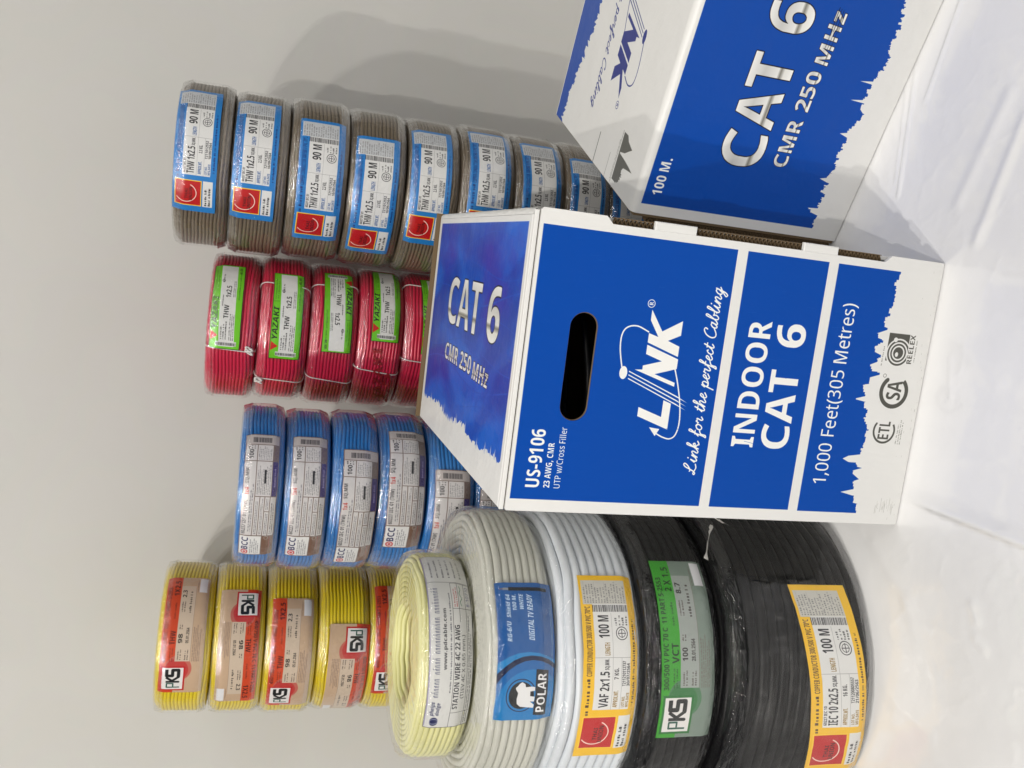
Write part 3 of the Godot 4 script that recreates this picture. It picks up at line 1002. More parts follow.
# a stack of like coils: heights of the joints from the top down, and where each label sits
func stack(spec: Dictionary) -> void:
	var h0: float = spec.h
	var proto: Array = []
	for k in 2:
		proto.append([winding(spec.r, spec.rin, h0 - 0.002, spec.d, spec.corner, spec.seed + k), film(spec.r, spec.rin - 0.002, h0, spec.corner + 0.001, spec.seed + 10 + k, spec.slack)])
	var lab := {}
	var ys: Array = spec.joints
	for k in ys.size() - 1:
		var y0: float = ys[k + 1]
		var hh: float = ys[k] - y0
		var seen: bool = k < spec.labels.size()
		var l: Array = spec.labels[k] if seen else [22.0 + 25.0 * sin(k * 2.3), -22.0 + 25.0 * sin(k * 2.3), false, 0.006]
		var mid := deg_to_rad((l[0] + l[1]) * 0.5)
		var jog := Vector3(sin(k * 4.1 + spec.seed), 0, cos(k * 2.7 + spec.seed)) * 0.0018
		var o := coil(spec.called, Vector3(spec.at.x, y0 + 0.0003, spec.at.y) + jog, mid)
		o.rotation.x = 0.006 * sin(k * 5.3 + spec.seed)
		o.rotation.z = 0.006 * cos(k * 3.9 + spec.seed)
		var look: Array = proto[k % 2]
		var w := put("wire_winding", look[0], spec.wire, o)
		w.scale.y = hh / h0
		w.rotation.y = k * 0.7 if k % 2 else 0.3 - k * 0.4
		var key := "%s%.4f%s" % [l[2], l[3], k % 3]
		if not lab.has(key):
			var top: float = h0 - l[3]
			lab[key] = sticker(spec.r, h0, deg_to_rad(spec.arc), top - spec.tall, top, sin(k * 3.3) * 0.0016, l[2], spec.seed + k, 0.0005)
		var s := put("paper_label", lab[key], spec.paper, o)
		s.scale.y = hh / h0
		var f := put("stretch_film", look[1], null, o)
		f.scale.y = hh / h0
		f.rotation.y = k * 1.1
		if spec.has("ties") and k < spec.ties.size():
			for t in spec.ties[k]:
				put("tie_string", tie(spec.r, spec.rin, hh, spec.corner, deg_to_rad(t[0]) - mid, deg_to_rad(t[1])), mats.string, o)
			if k < 2:
				var kn: Array = [[25, 0.0035], [-62, 0.056]][k]
				knot(o, deg_to_rad(-20.0 if k == 0 else -48.0) - mid, spec.r + 0.003, hh * (0.12 if k == 0 else 0.9))
		if spec.called == "red_wire_coil" and k == 3:
			put("film_print", bent_text("YAZAKI", spec.r + 0.0024, deg_to_rad(-60.0) - mid, deg_to_rad(-10.0) - mid, 0.0175, 0.0115, 0.012), mats.red_ink, o)
			put("film_print", bent_text("2.5", spec.r + 0.0026, deg_to_rad(-65.0) - mid, deg_to_rad(-30.0) - mid, 0.006, 0.015, 0.004), mats.red_ink, o)
		if seen:
			tag(o, spec.says % ORDER[k] if not (l.size() > 4) else l[4], "wire coil", spec.group)
		else:
			tag(o, spec.below, "wire coil", spec.group + ", lower ones")

# lettering printed on the wrap: flat letters bent round the coil between two angles
func bent_text(what: String, r: float, a0: float, a1: float, y0: float, tall: float, rise: float) -> ArrayMesh:
	var m := TextMesh.new()
	m.font = fonts.bold
	m.text = what
	m.font_size = 48
	m.pixel_size = 0.02
	m.depth = 0.0
	m.curve_step = 2.0
	var ar := m.get_mesh_arrays()
	var v: PackedVector3Array = ar[Mesh.ARRAY_VERTEX]
	var box := AABB(v[0], Vector3.ZERO)
	for p in v:
		box = box.expand(p)
	var out := PackedVector3Array()
	var nn := PackedVector3Array()
	for p in v:
		var q := (p - box.position) / Vector3(box.size.x, box.size.y, 1.0)
		var a := lerpf(a0, a1, q.x)
		out.append(Vector3(sin(a) * r, y0 + tall * q.y + rise * q.x, cos(a) * r))
		nn.append(Vector3(sin(a), 0, cos(a)))
	var ar2 := []
	ar2.resize(Mesh.ARRAY_MAX)
	ar2[Mesh.ARRAY_VERTEX] = out
	ar2[Mesh.ARRAY_NORMAL] = nn
	ar2[Mesh.ARRAY_INDEX] = ar[Mesh.ARRAY_INDEX] if ar[Mesh.ARRAY_INDEX] != null else PackedInt32Array(range(v.size()))
	var mesh := ArrayMesh.new()
	mesh.add_surface_from_arrays(Mesh.PRIMITIVE_TRIANGLES, ar2)
	return mesh

func ribbon(pts: Array, wide: float, side0: Vector3, turns: float) -> ArrayMesh:
	var st := SurfaceTool.new()
	st.begin(Mesh.PRIMITIVE_TRIANGLES)
	st.set_smooth_group(0)
	var n := 25
	for i in n:
		var f := float(i) / (n - 1) * (pts.size() - 1)
		var k := mini(int(f), pts.size() - 2)
		var p: Vector3 = pts[k].cubic_interpolate(pts[k + 1], pts[maxi(k - 1, 0)], pts[mini(k + 2, pts.size() - 1)], f - k)
		var t: Vector3 = (pts[k + 1] - pts[k]).normalized()
		var s := side0.slide(t).normalized().rotated(t, turns * float(i) / (n - 1))
		for e in [-0.5, 0.5]:
			st.add_vertex(p + s * wide * e * (0.65 + 0.35 * cos(i * 0.8)))
	for i in n - 1:
		for q in [0, 1, 3, 0, 3, 2]:
			st.add_index(i * 2 + q)
	st.generate_normals()
	return st.commit()

func knot(o: Node3D, a: float, r: float, y: float) -> void:
	var c := Vector3(sin(a) * r, y, cos(a) * r)
	var side := Vector3(cos(a), 0, -sin(a))
	var pts := []
	for k in 40:
		var f := TAU * k / 40.0
		pts.append(c + side * sin(f * 2.0) * 0.006 * (0.6 + 0.4 * cos(f)) + Vector3.UP * sin(f * 3.0) * 0.005 + Vector3(sin(a), 0, cos(a)) * (cos(f * 2.0) * 0.0015 + 0.001))
	var m := tube(pts, 0.0011, 5, true)
	put("knot", m, mats.string, o)

func _ready() -> void:
	# ------------------------------------------------------------ camera: held on its side, so the picture's right is the world's down
	var pitch := 0.290
	var roll := 0.080
	var fwd := Vector3(0, -sin(pitch), -cos(pitch))
	var up0 := Vector3(0, cos(pitch), -sin(pitch))
	var right := Vector3.RIGHT * cos(roll) + up0 * sin(roll)
	var up := Vector3.RIGHT * -sin(roll) + up0 * cos(roll)
	var cam := Camera3D.new()
	cam.name = "camera"
	cam.fov = rad_to_deg(2.0 * atan(384.0 / 883.0))
	cam.near = 0.02
	cam.far = 60.0
	add_child(cam)
	cam.transform = Transform3D(Basis(-up, right, -fwd), Vector3(0, 0.609, 0))
	cam.current = true
	# ------------------------------------------------------------ light: the pale room around, and three lamps whose shadows show on the wall and the sheet
	var env := Environment.new()
	env.background_mode = Environment.BG_COLOR
	env.background_color = Color(0.80, 0.805, 0.81)
	env.background_energy_multiplier = 0.16
	env.tonemap_mode = Environment.TONE_MAPPER_LINEAR
	env.tonemap_exposure = 0.97
	env.sdfgi_enabled = true
	env.ssao_enabled = true
	env.ssil_enabled = true
	var we := WorldEnvironment.new()
	we.name = "environment"
	we.environment = env
	add_child(we)
	for l in [[Vector3(-1.92, 2.6, 1.5), 3.4], [Vector3(-0.80, 2.6, 0.47), 1.9], [Vector3(-1.04, 2.6, 2.2), 3.8]]:
		var lamp := OmniLight3D.new()
		lamp.name = numbered("room_lamp")
		lamp.light_energy = l[1]
		lamp.light_color = Color(1.0, 0.98, 0.95)
		lamp.light_size = 0.022
		lamp.omni_range = 12.0
		lamp.omni_attenuation = 2.0
		lamp.shadow_enabled = true
		add_child(lamp)
		lamp.position = l[0]
	for l in [[Vector3(-2.6, 2.7, 2.6), 2.2], [Vector3(0.2, 2.7, 3.0), 4.4], [Vector3(2.6, 2.7, 2.6), 3.8], [Vector3(1.9, 2.7, 0.4), 1.2], [Vector3(0.1, 2.7, 0.5), 1.0]]:
		var panel := AreaLight3D.new()
		panel.name = numbered("ceiling_panel")
		panel.area_size = Vector2(1.2, 0.3)
		panel.light_energy = l[1]
		panel.light_color = Color(1.0, 0.985, 0.965)
		panel.area_range = 12.0
		panel.shadow_enabled = true
		add_child(panel)
		panel.position = l[0]
		panel.rotation.x = -PI / 2.0
	# ------------------------------------------------------------ fonts and materials
	for f in [["bold", "Droid Sans", 700], ["sans", "Droid Sans", 400], ["serif", "Droid Serif", 400]]:
		var sf := SystemFont.new()
		sf.font_names = PackedStringArray([f[1]])
		sf.font_weight = f[2]
		fonts[f[0]] = sf
	var fm := plain("clear stretch film", Color(0.92, 0.93, 0.95, 0.004), 0.07, 0.5)
	fm.transparency = BaseMaterial3D.TRANSPARENCY_ALPHA
	fm.cull_mode = BaseMaterial3D.CULL_DISABLED
	fm.normal_enabled = true
	fm.normal_texture = noise_tex(0.012, 14, [], 512, true, 9.0, 2)
	fm.normal_scale = 0.35
	mats.film = fm
	var fc: StandardMaterial3D = fm.duplicate()
	fc.resource_name = "crinkled stretch film"
	fc.roughness = 0.05
	fc.normal_texture = noise_tex(0.015, 15, [], 512, true, 14.0, 2)
	fc.normal_scale = 0.6
	mats.crinkle = fc
	mats.red_ink = plain("dark red print", Color(0.56, 0.03, 0.07), 0.5)
	mats.string = plain("white string", Color(0.85, 0.84, 0.82), 0.7)
	var board := plain("brown corrugated board", Color(0.44, 0.37, 0.28), 0.85, 0.3)
	var white_board := plain("white carton board", PAPER, 0.42)
	var inside := plain("raw inside of carton", Color(0.3, 0.24, 0.17), 0.9, 0.2)
	# ------------------------------------------------------------ setting: painted wall, white plastic sheet
	var wall_m := plain("painted plaster", Color.WHITE, 0.85, 0.3)
	wall_m.albedo_texture = noise_tex(0.004, 7, [[0.0, 1.0], [Color(0.772, 0.769, 0.755), Color(0.793, 0.790, 0.776)]], 512)
	wall_m.uv1_triplanar = true
	wall_m.uv1_world_triplanar = true
	wall_m.uv1_scale = Vector3.ONE * 0.9
	wall_m.heightmap_enabled = false
	wall_m.normal_enabled = true
	wall_m.normal_texture = noise_tex(0.06, 8, [], 512, true, 3.0)
	wall_m.normal_scale = 0.03
	var wall := put("wall", block(Vector3(-3.2, -0.05, -1.62), Vector3(3.2, 2.4, -1.5), 0.002), wall_m)
	wall.set_meta("kind", "structure")
	wall.set_meta("label", "plain warm grey painted wall behind the stacks")
	build_sheet()
	# ------------------------------------------------------------ cartons
	build_carton(white_board, board, inside)
	build_small_carton(white_board, board, inside)
	# ------------------------------------------------------------ the near stack of five big coils
	build_near_stack()
	# ------------------------------------------------------------ the four stacks at the wall
	var union_blue := Color(0.13, 0.49, 0.77)
	stack({"called": "grey_wire_coil", "at": Vector2(0.26, -1.27), "r": 0.1050, "rin": 0.052, "h": 0.072, "d": 0.0047, "corner": 0.011, "seed": 101, "slack": 1.3, "arc": 91.0, "tall": 0.0545,
		"joints": [0.719, 0.651, 0.58, 0.504, 0.428, 0.356, 0.279, 0.205, 0.137, 0.068, 0.0],
		"labels": [[47.0, -44.0, false, 0.0015], [48.6, -43.7, false, 0.0035], [34.0, -57.0, false, 0.0115], [27.0, -62.5, false, 0.0075], [44.5, -46.4, false, 0.005], [52.5, -39.0, false, 0.011], [49.0, -42.0, false, 0.011], [39.5, -52.0, false, 0.008]],
		"wire": plain("grey wire", Color(0.43, 0.38, 0.31), 0.4), "paper": printed("grey coil label", print_union(union_blue, Color(0.05, 0.14, 0.42), "THW 1x2.5", "60227 IEC 01", "90 M", "2.3 KG.", "T211012552", "10/09/2564", Color(0.78, 0.79, 0.8)), 0.35),
		"says": "%s from the top of the grey wire coils with blue labels", "below": "grey wire coil hidden low in its stack behind the two cartons", "group": "grey wire coils in a stack at the wall"})
	stack({"called": "red_wire_coil", "at": Vector2(0.053, -1.335), "r": 0.1005, "rin": 0.05, "h": 0.0667, "d": 0.0045, "corner": 0.011, "seed": 205, "slack": 1.0, "arc": 70.5, "tall": 0.0405,
		"joints": [0.667, 0.602, 0.535, 0.469, 0.405, 0.338, 0.27, 0.203, 0.135, 0.068, 0.0],
		"labels": [[50.0, -20.5, false, 0.005], [43.7, -26.4, false, 0.017], [54.0, -16.0, true, 0.018], [67.0, -6.0, false, 0.020], [57.4, -13.0, false, 0.026]],
		"ties": [[[-21.0, 2.0]], [[33.0, 3.0], [-48.0, 3.0]], [[40.0, -2.0], [-42.0, 5.0]], [[-30.0, 4.0], [74.0, 3.0]], [[48.0, 3.0], [-20.0, 3.0]]],
		"wire": plain("red wire", Color(0.76, 0.105, 0.25), 0.34), "paper": printed("red coil label", print_yazaki(), 0.35),
		"says": "%s from the top of the red wire coils with green labels", "below": "red wire coil hidden low in its stack behind the large carton", "group": "red wire coils in a stack at the wall"})
	stack({"called": "blue_wire_coil", "at": Vector2(-0.154, -1.165), "r": 0.0995, "rin": 0.05, "h": 0.0555, "d": 0.0043, "corner": 0.011, "seed": 309, "slack": 1.2, "arc": 90.0, "tall": 0.0415,
		"joints": [0.612, 0.56, 0.505, 0.448, 0.387, 0.327, 0.272, 0.218, 0.163, 0.109, 0.054, 0.0],
		"labels": [[42.3, -47.4, false, 0.007], [44.3, -44.5, false, 0.009], [36.4, -55.7, false, 0.0135], [53.0, -36.0, false, 0.012], [25.0, -65.0, false, 0.0085], [11.4, -79.0, false, 0.006]],
		"wire": plain("blue wire", Color(0.10, 0.44, 0.72), 0.36), "paper": printed("blue coil label", print_bcc(), 0.35),
		"says": "%s from the top of the blue wire coils with pale labels", "below": "blue wire coil hidden low in its stack behind the large carton and near coils", "group": "blue wire coils in a stack at the wall"})
	stack({"called": "yellow_wire_coil", "at": Vector2(-0.402, -1.355), "r": 0.1035, "rin": 0.052, "h": 0.070, "d": 0.0046, "corner": 0.011, "seed": 411, "slack": 1.0, "arc": 91.0, "tall": 0.0545,
		"joints": [0.70, 0.629, 0.56, 0.488, 0.415, 0.346, 0.277, 0.208, 0.138, 0.069, 0.0],
		"labels": [[63.0, -29.0, false, 0.007], [52.0, -39.0, true, 0.008], [45.5, -45.0, false, 0.0085], [23.8, -67.0, true, 0.016], [57.0, -33.0, false, 0.009]],
		"wire": plain("yellow wire", Color(0.86, 0.77, 0.07), 0.36), "paper": printed("yellow coil label", print_pks(Color(0.79, 0.27, 0.11), Color(0.76, 0.65, 0.54), Color(0.79, 0.72, 0.64), Color(0.72, 0.08, 0.09), Color(0.22, 0.05, 0.03), "450/750 V PVC 70 C  11 PART 3-2553", "THW", "1X2.5", "98", "2.3", "05.01.2564"), 0.35),
		"says": "%s from the top of the yellow wire coils with orange labels", "below": "yellow wire coil hidden low in its stack behind the near coils", "group": "yellow wire coils in a stack at the wall"})

func build_sheet() -> void:
	var n := FastNoiseLite.new()
	n.seed = 19
	n.frequency = 1.0
	var st := SurfaceTool.new()
	st.begin(Mesh.PRIMITIVE_TRIANGLES)
	st.set_smooth_group(0)
	# fine in view, coarse beyond
	var xs := []
	var zs := []
	for k in 13:
		xs.append(-3.2 + k * 0.2)
	for k in 9:
		xs.append(-0.70 + k * 0.03)
	for k in 400:
		xs.append(-0.44 + k * 0.0025)
	for k in 13:
		xs.append(0.60 + k * 0.21)
	for k in 14:
		zs.append(-1.5 + k * 0.05)
	for k in 161:
		zs.append(-0.84 + k * 0.0022)
	for k in 5:
		zs.append(-0.46 + k * 0.06)
	for k in 15:
		zs.append(-0.15 + k * 0.23)
	var folds := [[Vector2(0.22, -0.746), Vector2(0.345, -0.733), 0.0022, 0.0016], [Vector2(0.235, -0.752), Vector2(0.335, -0.744), 0.0016, 0.0010], [Vector2(0.31, -0.716), Vector2(0.40, -0.676), 0.0030, 0.0016], [Vector2(0.262, -0.786), Vector2(0.37, -0.732), 0.0025, 0.0013], [Vector2(0.16, -0.640), Vector2(0.26, -0.597), 0.0060, 0.0015], [Vector2(0.20, -0.665), Vector2(0.285, -0.615), 0.0070, 0.0012], [Vector2(-0.131, -0.74), Vector2(-0.176, -0.688), 0.0080, 0.0007], [Vector2(-0.176, -0.688), Vector2(-0.24, -0.648), 0.0090, 0.0008], [Vector2(-0.268, -0.708), Vector2(-0.285, -0.65), 0.0070, 0.0006], [Vector2(-0.158, -0.612), Vector2(-0.17, -0.606), 0.0050, 0.0009], [Vector2(-0.186, -0.606), Vector2(-0.192, -0.596), 0.0045, 0.0008], [Vector2(0.085, -0.680), Vector2(0.035, -0.605), 0.0090, 0.0010], [Vector2(0.02, -0.655), Vector2(0.055, -0.66), 0.0030, 0.0008]]
	var w := xs.size()
	for z in zs:
		for x in xs:
			var p := Vector2(x, z)
			var y := n.get_noise_2d(x * 3.0, z * 3.0) * 0.0014
			var a := n.get_noise_2d(x * 9.0 + 30.0, z * 7.0)
			y += pow(1.0 - clampf(absf(a) * 3.0, 0.0, 1.0), 3.0) * 0.0003
			var b := n.get_noise_2d(x * 22.0 + z * 9.0 + 70.0, z * 16.0)
			y += pow(1.0 - clampf(absf(b) * 5.0, 0.0, 1.0), 4.0) * 0.00005
			for f in folds:
				var q := Geometry2D.get_closest_point_to_segment(p, f[0], f[1])
				y += f[3] * exp(-pow(p.distance_to(q) / f[2], 2.0))
			# the sheet doubled over itself: a slow rise and a sharp lip
			var along := clampf((p.y + 0.72) / 0.06, 0.0, 1.0) * clampf((-0.36 - p.y) / 0.08, 0.0, 1.0)
			var across := p.x - lerpf(-0.078, -0.097, (p.y + 0.70) / 0.14)
			y += 0.0042 * along * (smoothstep(0.016, -0.001, across) - smoothstep(-0.001, -0.0045, across))
			y += n.get_noise_2d(x * 16.0 + 11.0, z * 75.0 + x * 22.0) * 0.0005 * smoothstep(0.17, 0.26, x) * smoothstep(-0.66, -0.74, z)
			y += n.get_noise_2d(x * 55.0, z * 26.0 + x * 15.0) * 0.00006 * smoothstep(-0.11, -0.2, x) * smoothstep(-0.6, -0.72, z)
			y = minf(y, 0.0075) - 0.0022
			# pressed flat under what stands on it
			var press := smoothstep(0.168, 0.20, p.distance_to(Vector2(-0.277, -0.895)))
			press = minf(press, smoothstep(-0.01, 0.02, outside(p, Vector2(-0.106, -0.709), 0.145, 0.252, 0.391)))
			press = minf(press, smoothstep(-0.01, 0.02, outside(p, Vector2(0.186, -0.839), 0.571, 0.30, 0.322)))
			if z < -1.02:
				press = 0.0
			y = lerpf(-0.0006, y, press)
			st.add_vertex(Vector3(x, minf(y, -0.0002 if press < 0.5 else 0.006), z))
	for j in zs.size() - 1:
		for i in w - 1:
			var a := j * w + i
			for q in [a, a + 1, a + w + 1, a, a + w + 1, a + w]:
				st.add_index(q)
	st.generate_normals()
	var m := plain("white plastic sheet", Color.WHITE, 0.3, 0.5)
	m.albedo_texture = noise_tex(0.006, 23, [[0.0, 1.0], [Color(0.90, 0.90, 0.90), Color(0.925, 0.925, 0.925)]], 512)
	m.uv1_triplanar = true
	m.uv1_world_triplanar = true
	m.uv1_scale = Vector3.ONE * 1.3
	m.clearcoat_enabled = true
	m.clearcoat = 1.0
	m.clearcoat_roughness = 0.07
	m.normal_enabled = true
	m.normal_texture = noise_tex(0.012, 29, [], 512, true, 5.0, 4)
	m.normal_scale = 0.035
	var o := put("floor", st.commit(), m)
	o.set_meta("kind", "structure")
	o.set_meta("label", "creased glossy white plastic sheet under the cartons and coils")

func outside(p: Vector2, o: Vector2, yaw: float, w: float, d: float) -> float:
	var e := Vector2(cos(yaw), sin(yaw))
	var b := Vector2(sin(yaw), -cos(yaw))
	var x := (p - o).dot(e)
	var z := (p - o).dot(b)
	var dx := maxf(-x, x - w)
	var dz := maxf(-z, z - d)
	return maxf(dx, dz)

# the tall carton: front panel with a cut handle and a notched edge, printed top, brown edges of board
func build_carton(white_board: Material, board: Material, inside: Material) -> void:
	var w := 0.252
	var h := 0.400
	var d := 0.391
	var o := Node3D.new()
	o.name = "cable_carton"
	add_child(o)
	o.position = Vector3(-0.106, 0.0004, -0.709)
	o.rotation.y = -0.145
	tag(o, "tall blue and white cable carton with a dark cut-out handle in its front", "carton")
	# front panel in two halves that meet at the middle of the handle
	var hy := h - 0.0545
	var r := 0.0125
	var xa := 0.080 + r
	var xb := 0.172 - r
	# walk the handle: lower edge belongs to the lower half
	var lower_edge := PackedVector2Array()
	var upper_edge := PackedVector2Array()
	for k in 13:
		var a := lerpf(180.0, 270.0, k / 12.0)
		lower_edge.append(Vector2(xa, hy) + Vector2(cos(deg_to_rad(a)), sin(deg_to_rad(a))) * r)
		upper_edge.append(Vector2(xa, hy) + Vector2(cos(deg_to_rad(360.0 - a)), sin(deg_to_rad(360.0 - a))) * r)
	for k in 13:
		var a := lerpf(270.0, 360.0, k / 12.0)
		lower_edge.append(Vector2(xb, hy) + Vector2(cos(deg_to_rad(a)), sin(deg_to_rad(a))) * r)
		upper_edge.append(Vector2(xb, hy) + Vector2(cos(deg_to_rad(360.0 - a)), sin(deg_to_rad(360.0 - a))) * r)
	var low := PackedVector2Array([Vector2(0, 0), Vector2(w, 0), Vector2(w, 0.058), Vector2(w - 0.006, 0.064), Vector2(w - 0.006, h - 0.068), Vector2(w, h - 0.062), Vector2(w, hy)])
	var back_walk := lower_edge.duplicate()
	back_walk.reverse()
	low.append_array(back_walk)
	low.append(Vector2(0, hy))
	var upp := PackedVector2Array([Vector2(0, hy)])
	upp.append_array(upper_edge)
	upp.append_array([Vector2(w, hy), Vector2(w, h - 0.0075), Vector2(w - 0.002, h - 0.0055), Vector2(0.001, h - 0.0055), Vector2(0, h - 0.0065)])
	mats.relief = board_relief()
	var front_m := printed("printed carton front", print_carton_front(), 0.38, 0.0, 0.25)
	put("front_panel", slab([low, upp], -0.0036, 0.0, Vector2(w, h), 0.0), with_relief(front_m, 0.12), o)
	# grip: the raw edge of the cut handle
	var rim := PackedVector2Array(lower_edge)
	var ue := upper_edge.duplicate()
	ue.reverse()
	rim.append_array(ue)
	var pts := []
	for p in rim:
		pts.append(Vector3(p.x, p.y, -0.0019))
	put("handle_edge", tube(pts, 0.0008, 6, true), board, o)
	# top panel, its print turned a quarter
	var top := put("top_panel", slab([box_outline(0, 0, 0.3822, w - 0.006)], -0.0036, 0.0, Vector2(0.384, w), 0.0006), with_relief(printed("printed carton top", print_carton_top(), 0.3, 0.0, 0.4), 0.14), o)
	top.transform = Transform3D(Basis(Vector3(0, 0, 1), Vector3(1, 0, 0), Vector3(0, 1, 0)), Vector3(0, h - 0.001, -d + 0.0005))
	var fe := SurfaceTool.new()
	fe.begin(Mesh.PRIMITIVE_TRIANGLES)
	fe.set_smooth_group(0)
	var fn := FastNoiseLite.new()
	fn.seed = 3
	fn.frequency = 1.0
	for i in 121:
		for k in 11:
			var a := k / 10.0 * PI * 0.5
			var z := lerpf(-d + 0.001, -0.0068, i / 120.0)
			var rr := 0.0062 + (fn.get_noise_2d(z * 60.0, k * 0.35) * 0.0011 + fn.get_noise_2d(z * 190.0, k * 0.8) * 0.0005) * sin(a * 2.0)
			fe.add_vertex(Vector3(w - 0.0062 + rr * sin(a), h - 0.0072 + rr * cos(a), z))
	for i in 120:
		for k in 10:
			var a := i * 11 + k
			for q in [a, a + 12, a + 1, a, a + 11, a + 12]:
				fe.add_index(q)
	fe.generate_normals()
	put("worn_fold", fe.commit(), white_board, o)
	put("tuck_strip", block(Vector3(0.0005, h - 0.0042, -0.0042), Vector3(w - 0.0025, h - 0.0006, -0.0006)), white_board, o)
	put("tuck_flap", block(Vector3(0.001, h - 0.034, -0.0098), Vector3(w - 0.003, h - 0.0050, -0.0042)), board, o)
	# sides, back, bottom
	put("side_panel", block(Vector3(0.0005, 0.0005, -d + 0.004), Vector3(0.004, h - 0.0052, -0.0102)), white_board, o)
	put("side_panel", block(Vector3(w - 0.0045, 0.0005, -d + 0.004), Vector3(w - 0.0005, h - 0.0052, -0.0102)), white_board, o)
	put("back_panel", block(Vector3(0.0, 0.0005, -d - 0.004), Vector3(w, h + 0.004, -d)), board, o)
	put("bottom_panel", block(Vector3(0.0045, 0.0005, -d + 0.0045), Vector3(w - 0.005, 0.0045, -0.0103)), inside, o)
	# the cut edge of board in the notch, bridged by two white tabs
	var e := put("board_edge", fluting(w - 0.0056, 0.0056, 0.066, h - 0.07, -0.0095, -0.0048), board, o)
	e.set_meta("label", "raw brown corrugated edge in the notch of the front panel")
	for t in [[0.1155, 0.151], [0.256, 0.2945]]:
		put("locking_tab", block(Vector3(w - 0.0066, t[0], -0.004), Vector3(w + 0.0012, t[1], 0.0008), 0.0008), white_board, o)
	# cable wound inside, seen dark through the handle
	var black := plain("cable inside", Color(0.12, 0.12, 0.125), 0.5)
	for k in 7:
		var arc := []
		for i in 20:
			var a := lerpf(-1.1, 1.1, i / 19.0)
			arc.append(Vector3(w * 0.5 + sin(a) * 0.115, hy - 0.03 + k * 0.011 + 0.012 * sin(a * 2.0 + k), -0.16 + cos(a) * 0.10))
		put("cable_turn", tube(arc, 0.0028, 6), black, o)

func board_relief() -> ImageTexture:
	var n := FastNoiseLite.new()
	n.seed = 88
	n.frequency = 0.012
	var im := Image.create(512, 512, false, Image.FORMAT_RGBA8)
	for y in 512:
		for x in 512:
			var v := 0.5 + n.get_noise_2d(x, y * 0.8) * 0.42 + sin(x * TAU * 36.0 / 512.0) * 0.014 + n.get_noise_2d(x * 14.0, y * 1.5) * 0.02
			im.set_pixel(x, y, Color(v, v, v))
	return ImageTexture.create_from_image(im)

func with_relief(m: StandardMaterial3D, deep: float) -> StandardMaterial3D:
	m.heightmap_enabled = true
	m.heightmap_texture = mats.relief
	m.heightmap_scale = deep
	return m

func build_small_carton(white_board: Material, board: Material, inside: Material) -> void:
	var w := 0.300
	var h := 0.246
	var d := 0.322
	var f := 0.007
	var o := Node3D.new()
	o.name = numbered("cable_carton")
	if o.name == &"cable_carton":
		o.name = "cable_carton_001"
	add_child(o)
	o.position = Vector3(0.186, 0.0004, -0.839)
	o.rotation.y = -0.571
	tag(o, "low blue and white cable carton, its left end behind the tall carton", "carton")
	put("front_panel", slab([box_outline(0, 0, w, h - f)], -0.0036, 0.0, Vector2(w, h - f), 0.0), with_relief(printed("printed small carton front", print_small_front(), 0.36, 0.0, 0.34), 0.12), o)
	var top := put("top_panel", slab([box_outline(0, 0, w, d - f)], -0.0036, 0.0, Vector2(w, d - f), 0.0), with_relief(printed("printed small carton top", print_small_top(), 0.4), 0.12), o)
	top.transform = Transform3D(Basis(Vector3(1, 0, 0), Vector3(0, 0, -1), Vector3(0, 1, 0)), Vector3(0, h, -f))
	# the rounded fold between front and top
	var st := SurfaceTool.new()
	st.begin(Mesh.PRIMITIVE_TRIANGLES)
	st.set_smooth_group(0)
	for i in 31:
		for k in 9:
			var a := k / 8.0 * PI * 0.5
			var wob := 0.0004 * sin(i * 0.9) * sin(a * 2.0)
			st.add_vertex(Vector3(w * i / 30.0, h - f + (f + wob) * sin(a), -f + (f + wob) * cos(a)))
	for i in 30:
		for k in 8:
			var a := i * 9 + k
			for q in [a, a + 1, a + 10, a, a + 10, a + 9]:
				st.add_index(q)
	st.generate_normals()
	put("folded_edge", st.commit(), white_board, o)
	put("side_panel", block(Vector3(-0.0036, 0.0005, -d), Vector3(-0.0003, h - 0.004, -0.002)), board, o)
	put("side_panel", block(Vector3(w - 0.004, 0.0005, -d), Vector3(w - 0.0003, h - 0.0045, -0.0042)), white_board, o)
	put("back_panel", block(Vector3(0.0, 0.0005, -d - 0.0036), Vector3(w, h - 0.0005, -d - 0.0002)), white_board, o)
	put("bottom_panel", block(Vector3(0.001, 0.0005, -d + 0.001), Vector3(w - 0.005, 0.004, -0.0042)), inside, o)
	var e := put("board_edge", fluting(-0.0092, 0.0054, 0.001, h - 0.02, -0.012, -0.004), board, o)
	e.set_meta("label", "raw brown corrugated edge beside the printed front")
	put("glue_flap", block(Vector3(-0.0088, 0.001, -0.08), Vector3(-0.0042, h - 0.021, -0.0122)), board, o)

func near_coil(called: String, label: String, at: Vector2, y0: float, h: float, r: float, rin: float, d: float, corner: float, wire: Material, paper: Material, a0: float, a1: float, ly0: float, ly1: float, tilt: float, sd: int, over := true) -> Node3D:
	var mid := deg_to_rad((a0 + a1) * 0.5)
	var o := coil(called, Vector3(at.x, y0 + 0.0003, at.y), mid)
	put("wire_winding", winding(r, rin, h - 0.0025, d, corner, sd, 0.09, 120, minf(corner, 0.008)), wire, o)
	put("paper_label", sticker(r, h, deg_to_rad(a0 - a1), ly0 - y0, ly1 - y0, tilt, false, sd, 0.0006), paper, o)
	put("stretch_film", film(r, rin - 0.002, h, corner + 0.0012, sd + 3, 1.6, 2), null, o)
	tag(o, label, "cable coil", "big cable coils in the near stack")
	return o

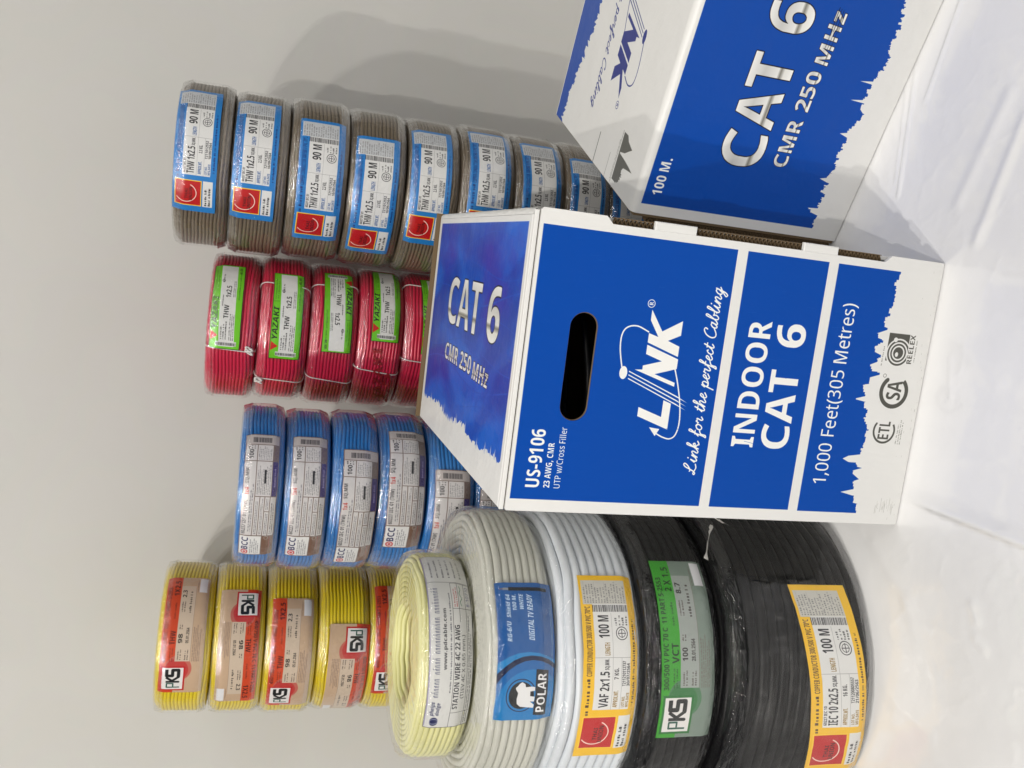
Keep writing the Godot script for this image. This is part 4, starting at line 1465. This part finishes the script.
func build_near_stack() -> void:
	var c := Vector2(-0.277, -0.895)
	var orange := Color(0.93, 0.74, 0.08)
	var brown := Color(0.3, 0.18, 0.02)
	var black := plain("black cable", Color(0.035, 0.035, 0.037), 0.36, 0.25)
	near_coil("black_cable_coil", "widest black cable coil with a yellow label, lowest of the near stack", c, 0.0, 0.158, 0.176, 0.095, 0.0108, 0.022, black,
		printed("heavy cable label", print_union(orange, brown, "IEC 10 2x2.5", "60227 IEC 10", "100 M", "16 KG.", "T211200805557", "21/06/2563", Color(0.78, 0.77, 0.74)), 0.35), 35.0, -26.0, 0.012, 0.076, 0.024, 501)
	var vct := near_coil("black_cable_coil", "black cable coil with a green label, second from the floor", c, 0.158, 0.079, 0.157, 0.085, 0.0088, 0.013, black,
		printed("green cable label", print_pks(Color(0.2, 0.6, 0.12), Color(0.47, 0.53, 0.49), Color(0.6, 0.63, 0.61), Color(0.1, 0.42, 0.16), Color(0.03, 0.14, 0.05), "300/500 V PVC 70 C  11 PART 5-2553", "VCT", "2 X 1.5", "100", "8.7", "28.01.2564"), 0.33), 46.3, -14.6, 0.166, 0.222, 0.0, 512)
	near_coil("white_cable_coil", "white flat cable coil with a yellow label, on the black coils", c, 0.237, 0.083, 0.151, 0.082, 0.0086, 0.012, plain("white flat cable", Color(0.83, 0.85, 0.87), 0.4),
		printed("flat cable label", print_union(orange, brown, "VAF 2x1.5", "", "100 M", "7 KG.", "T211210112737", "30/07/2564", Color(0.78, 0.77, 0.74)), 0.35), 41.3, -22.7, 0.243, 0.298, 0.0, 523)
	near_coil("coaxial_cable_coil", "pale grey coaxial cable coil with a blue label showing a bear", c + Vector2(0.001, 0), 0.320, 0.065, 0.141, 0.075, 0.0067, 0.012, plain("pale grey cable", Color(0.76, 0.76, 0.72), 0.4),
		printed("coaxial cable label", print_polar(), 0.3), 39.6, -10.2, 0.3205, 0.376, 0.0, 534)
	near_coil("ivory_wire_coil", "small ivory wire coil with a white label, top of the near stack", Vector2(-0.283, -0.896), 0.385, 0.0535, 0.1005, 0.045, 0.0049, 0.012, plain("ivory wire", Color(0.86, 0.85, 0.62), 0.4),
		printed("ivory coil label", print_station(), 0.35), 80.0, -24.0, 0.3865, 0.4295, 0.0, 545)
	# the loose ends of the ribbon that ties the black coil
	var turn := deg_to_rad((46.3 - 14.6) * 0.5)
	var at := func(deg: float, r: float, y: float) -> Vector3: return Vector3(sin(deg_to_rad(deg) - turn) * r, y - 0.158, cos(deg_to_rad(deg) - turn) * r)
	var side := Vector3(cos(deg_to_rad(58.0) - turn), 0.3, -sin(deg_to_rad(58.0) - turn))
	put("tie_ribbon", ribbon([at.call(65.0, 0.170, 0.133), at.call(58.0, 0.171, 0.145), at.call(52.0, 0.170, 0.155), at.call(45.5, 0.168, 0.163)], 0.0055, side, 2.6), mats.string, vct)
	put("tie_ribbon", ribbon([at.call(64.0, 0.167, 0.137), at.call(62.0, 0.174, 0.135), at.call(59.5, 0.178, 0.133), at.call(57.0, 0.181, 0.131)], 0.0065, side, 1.0), mats.string, vct)
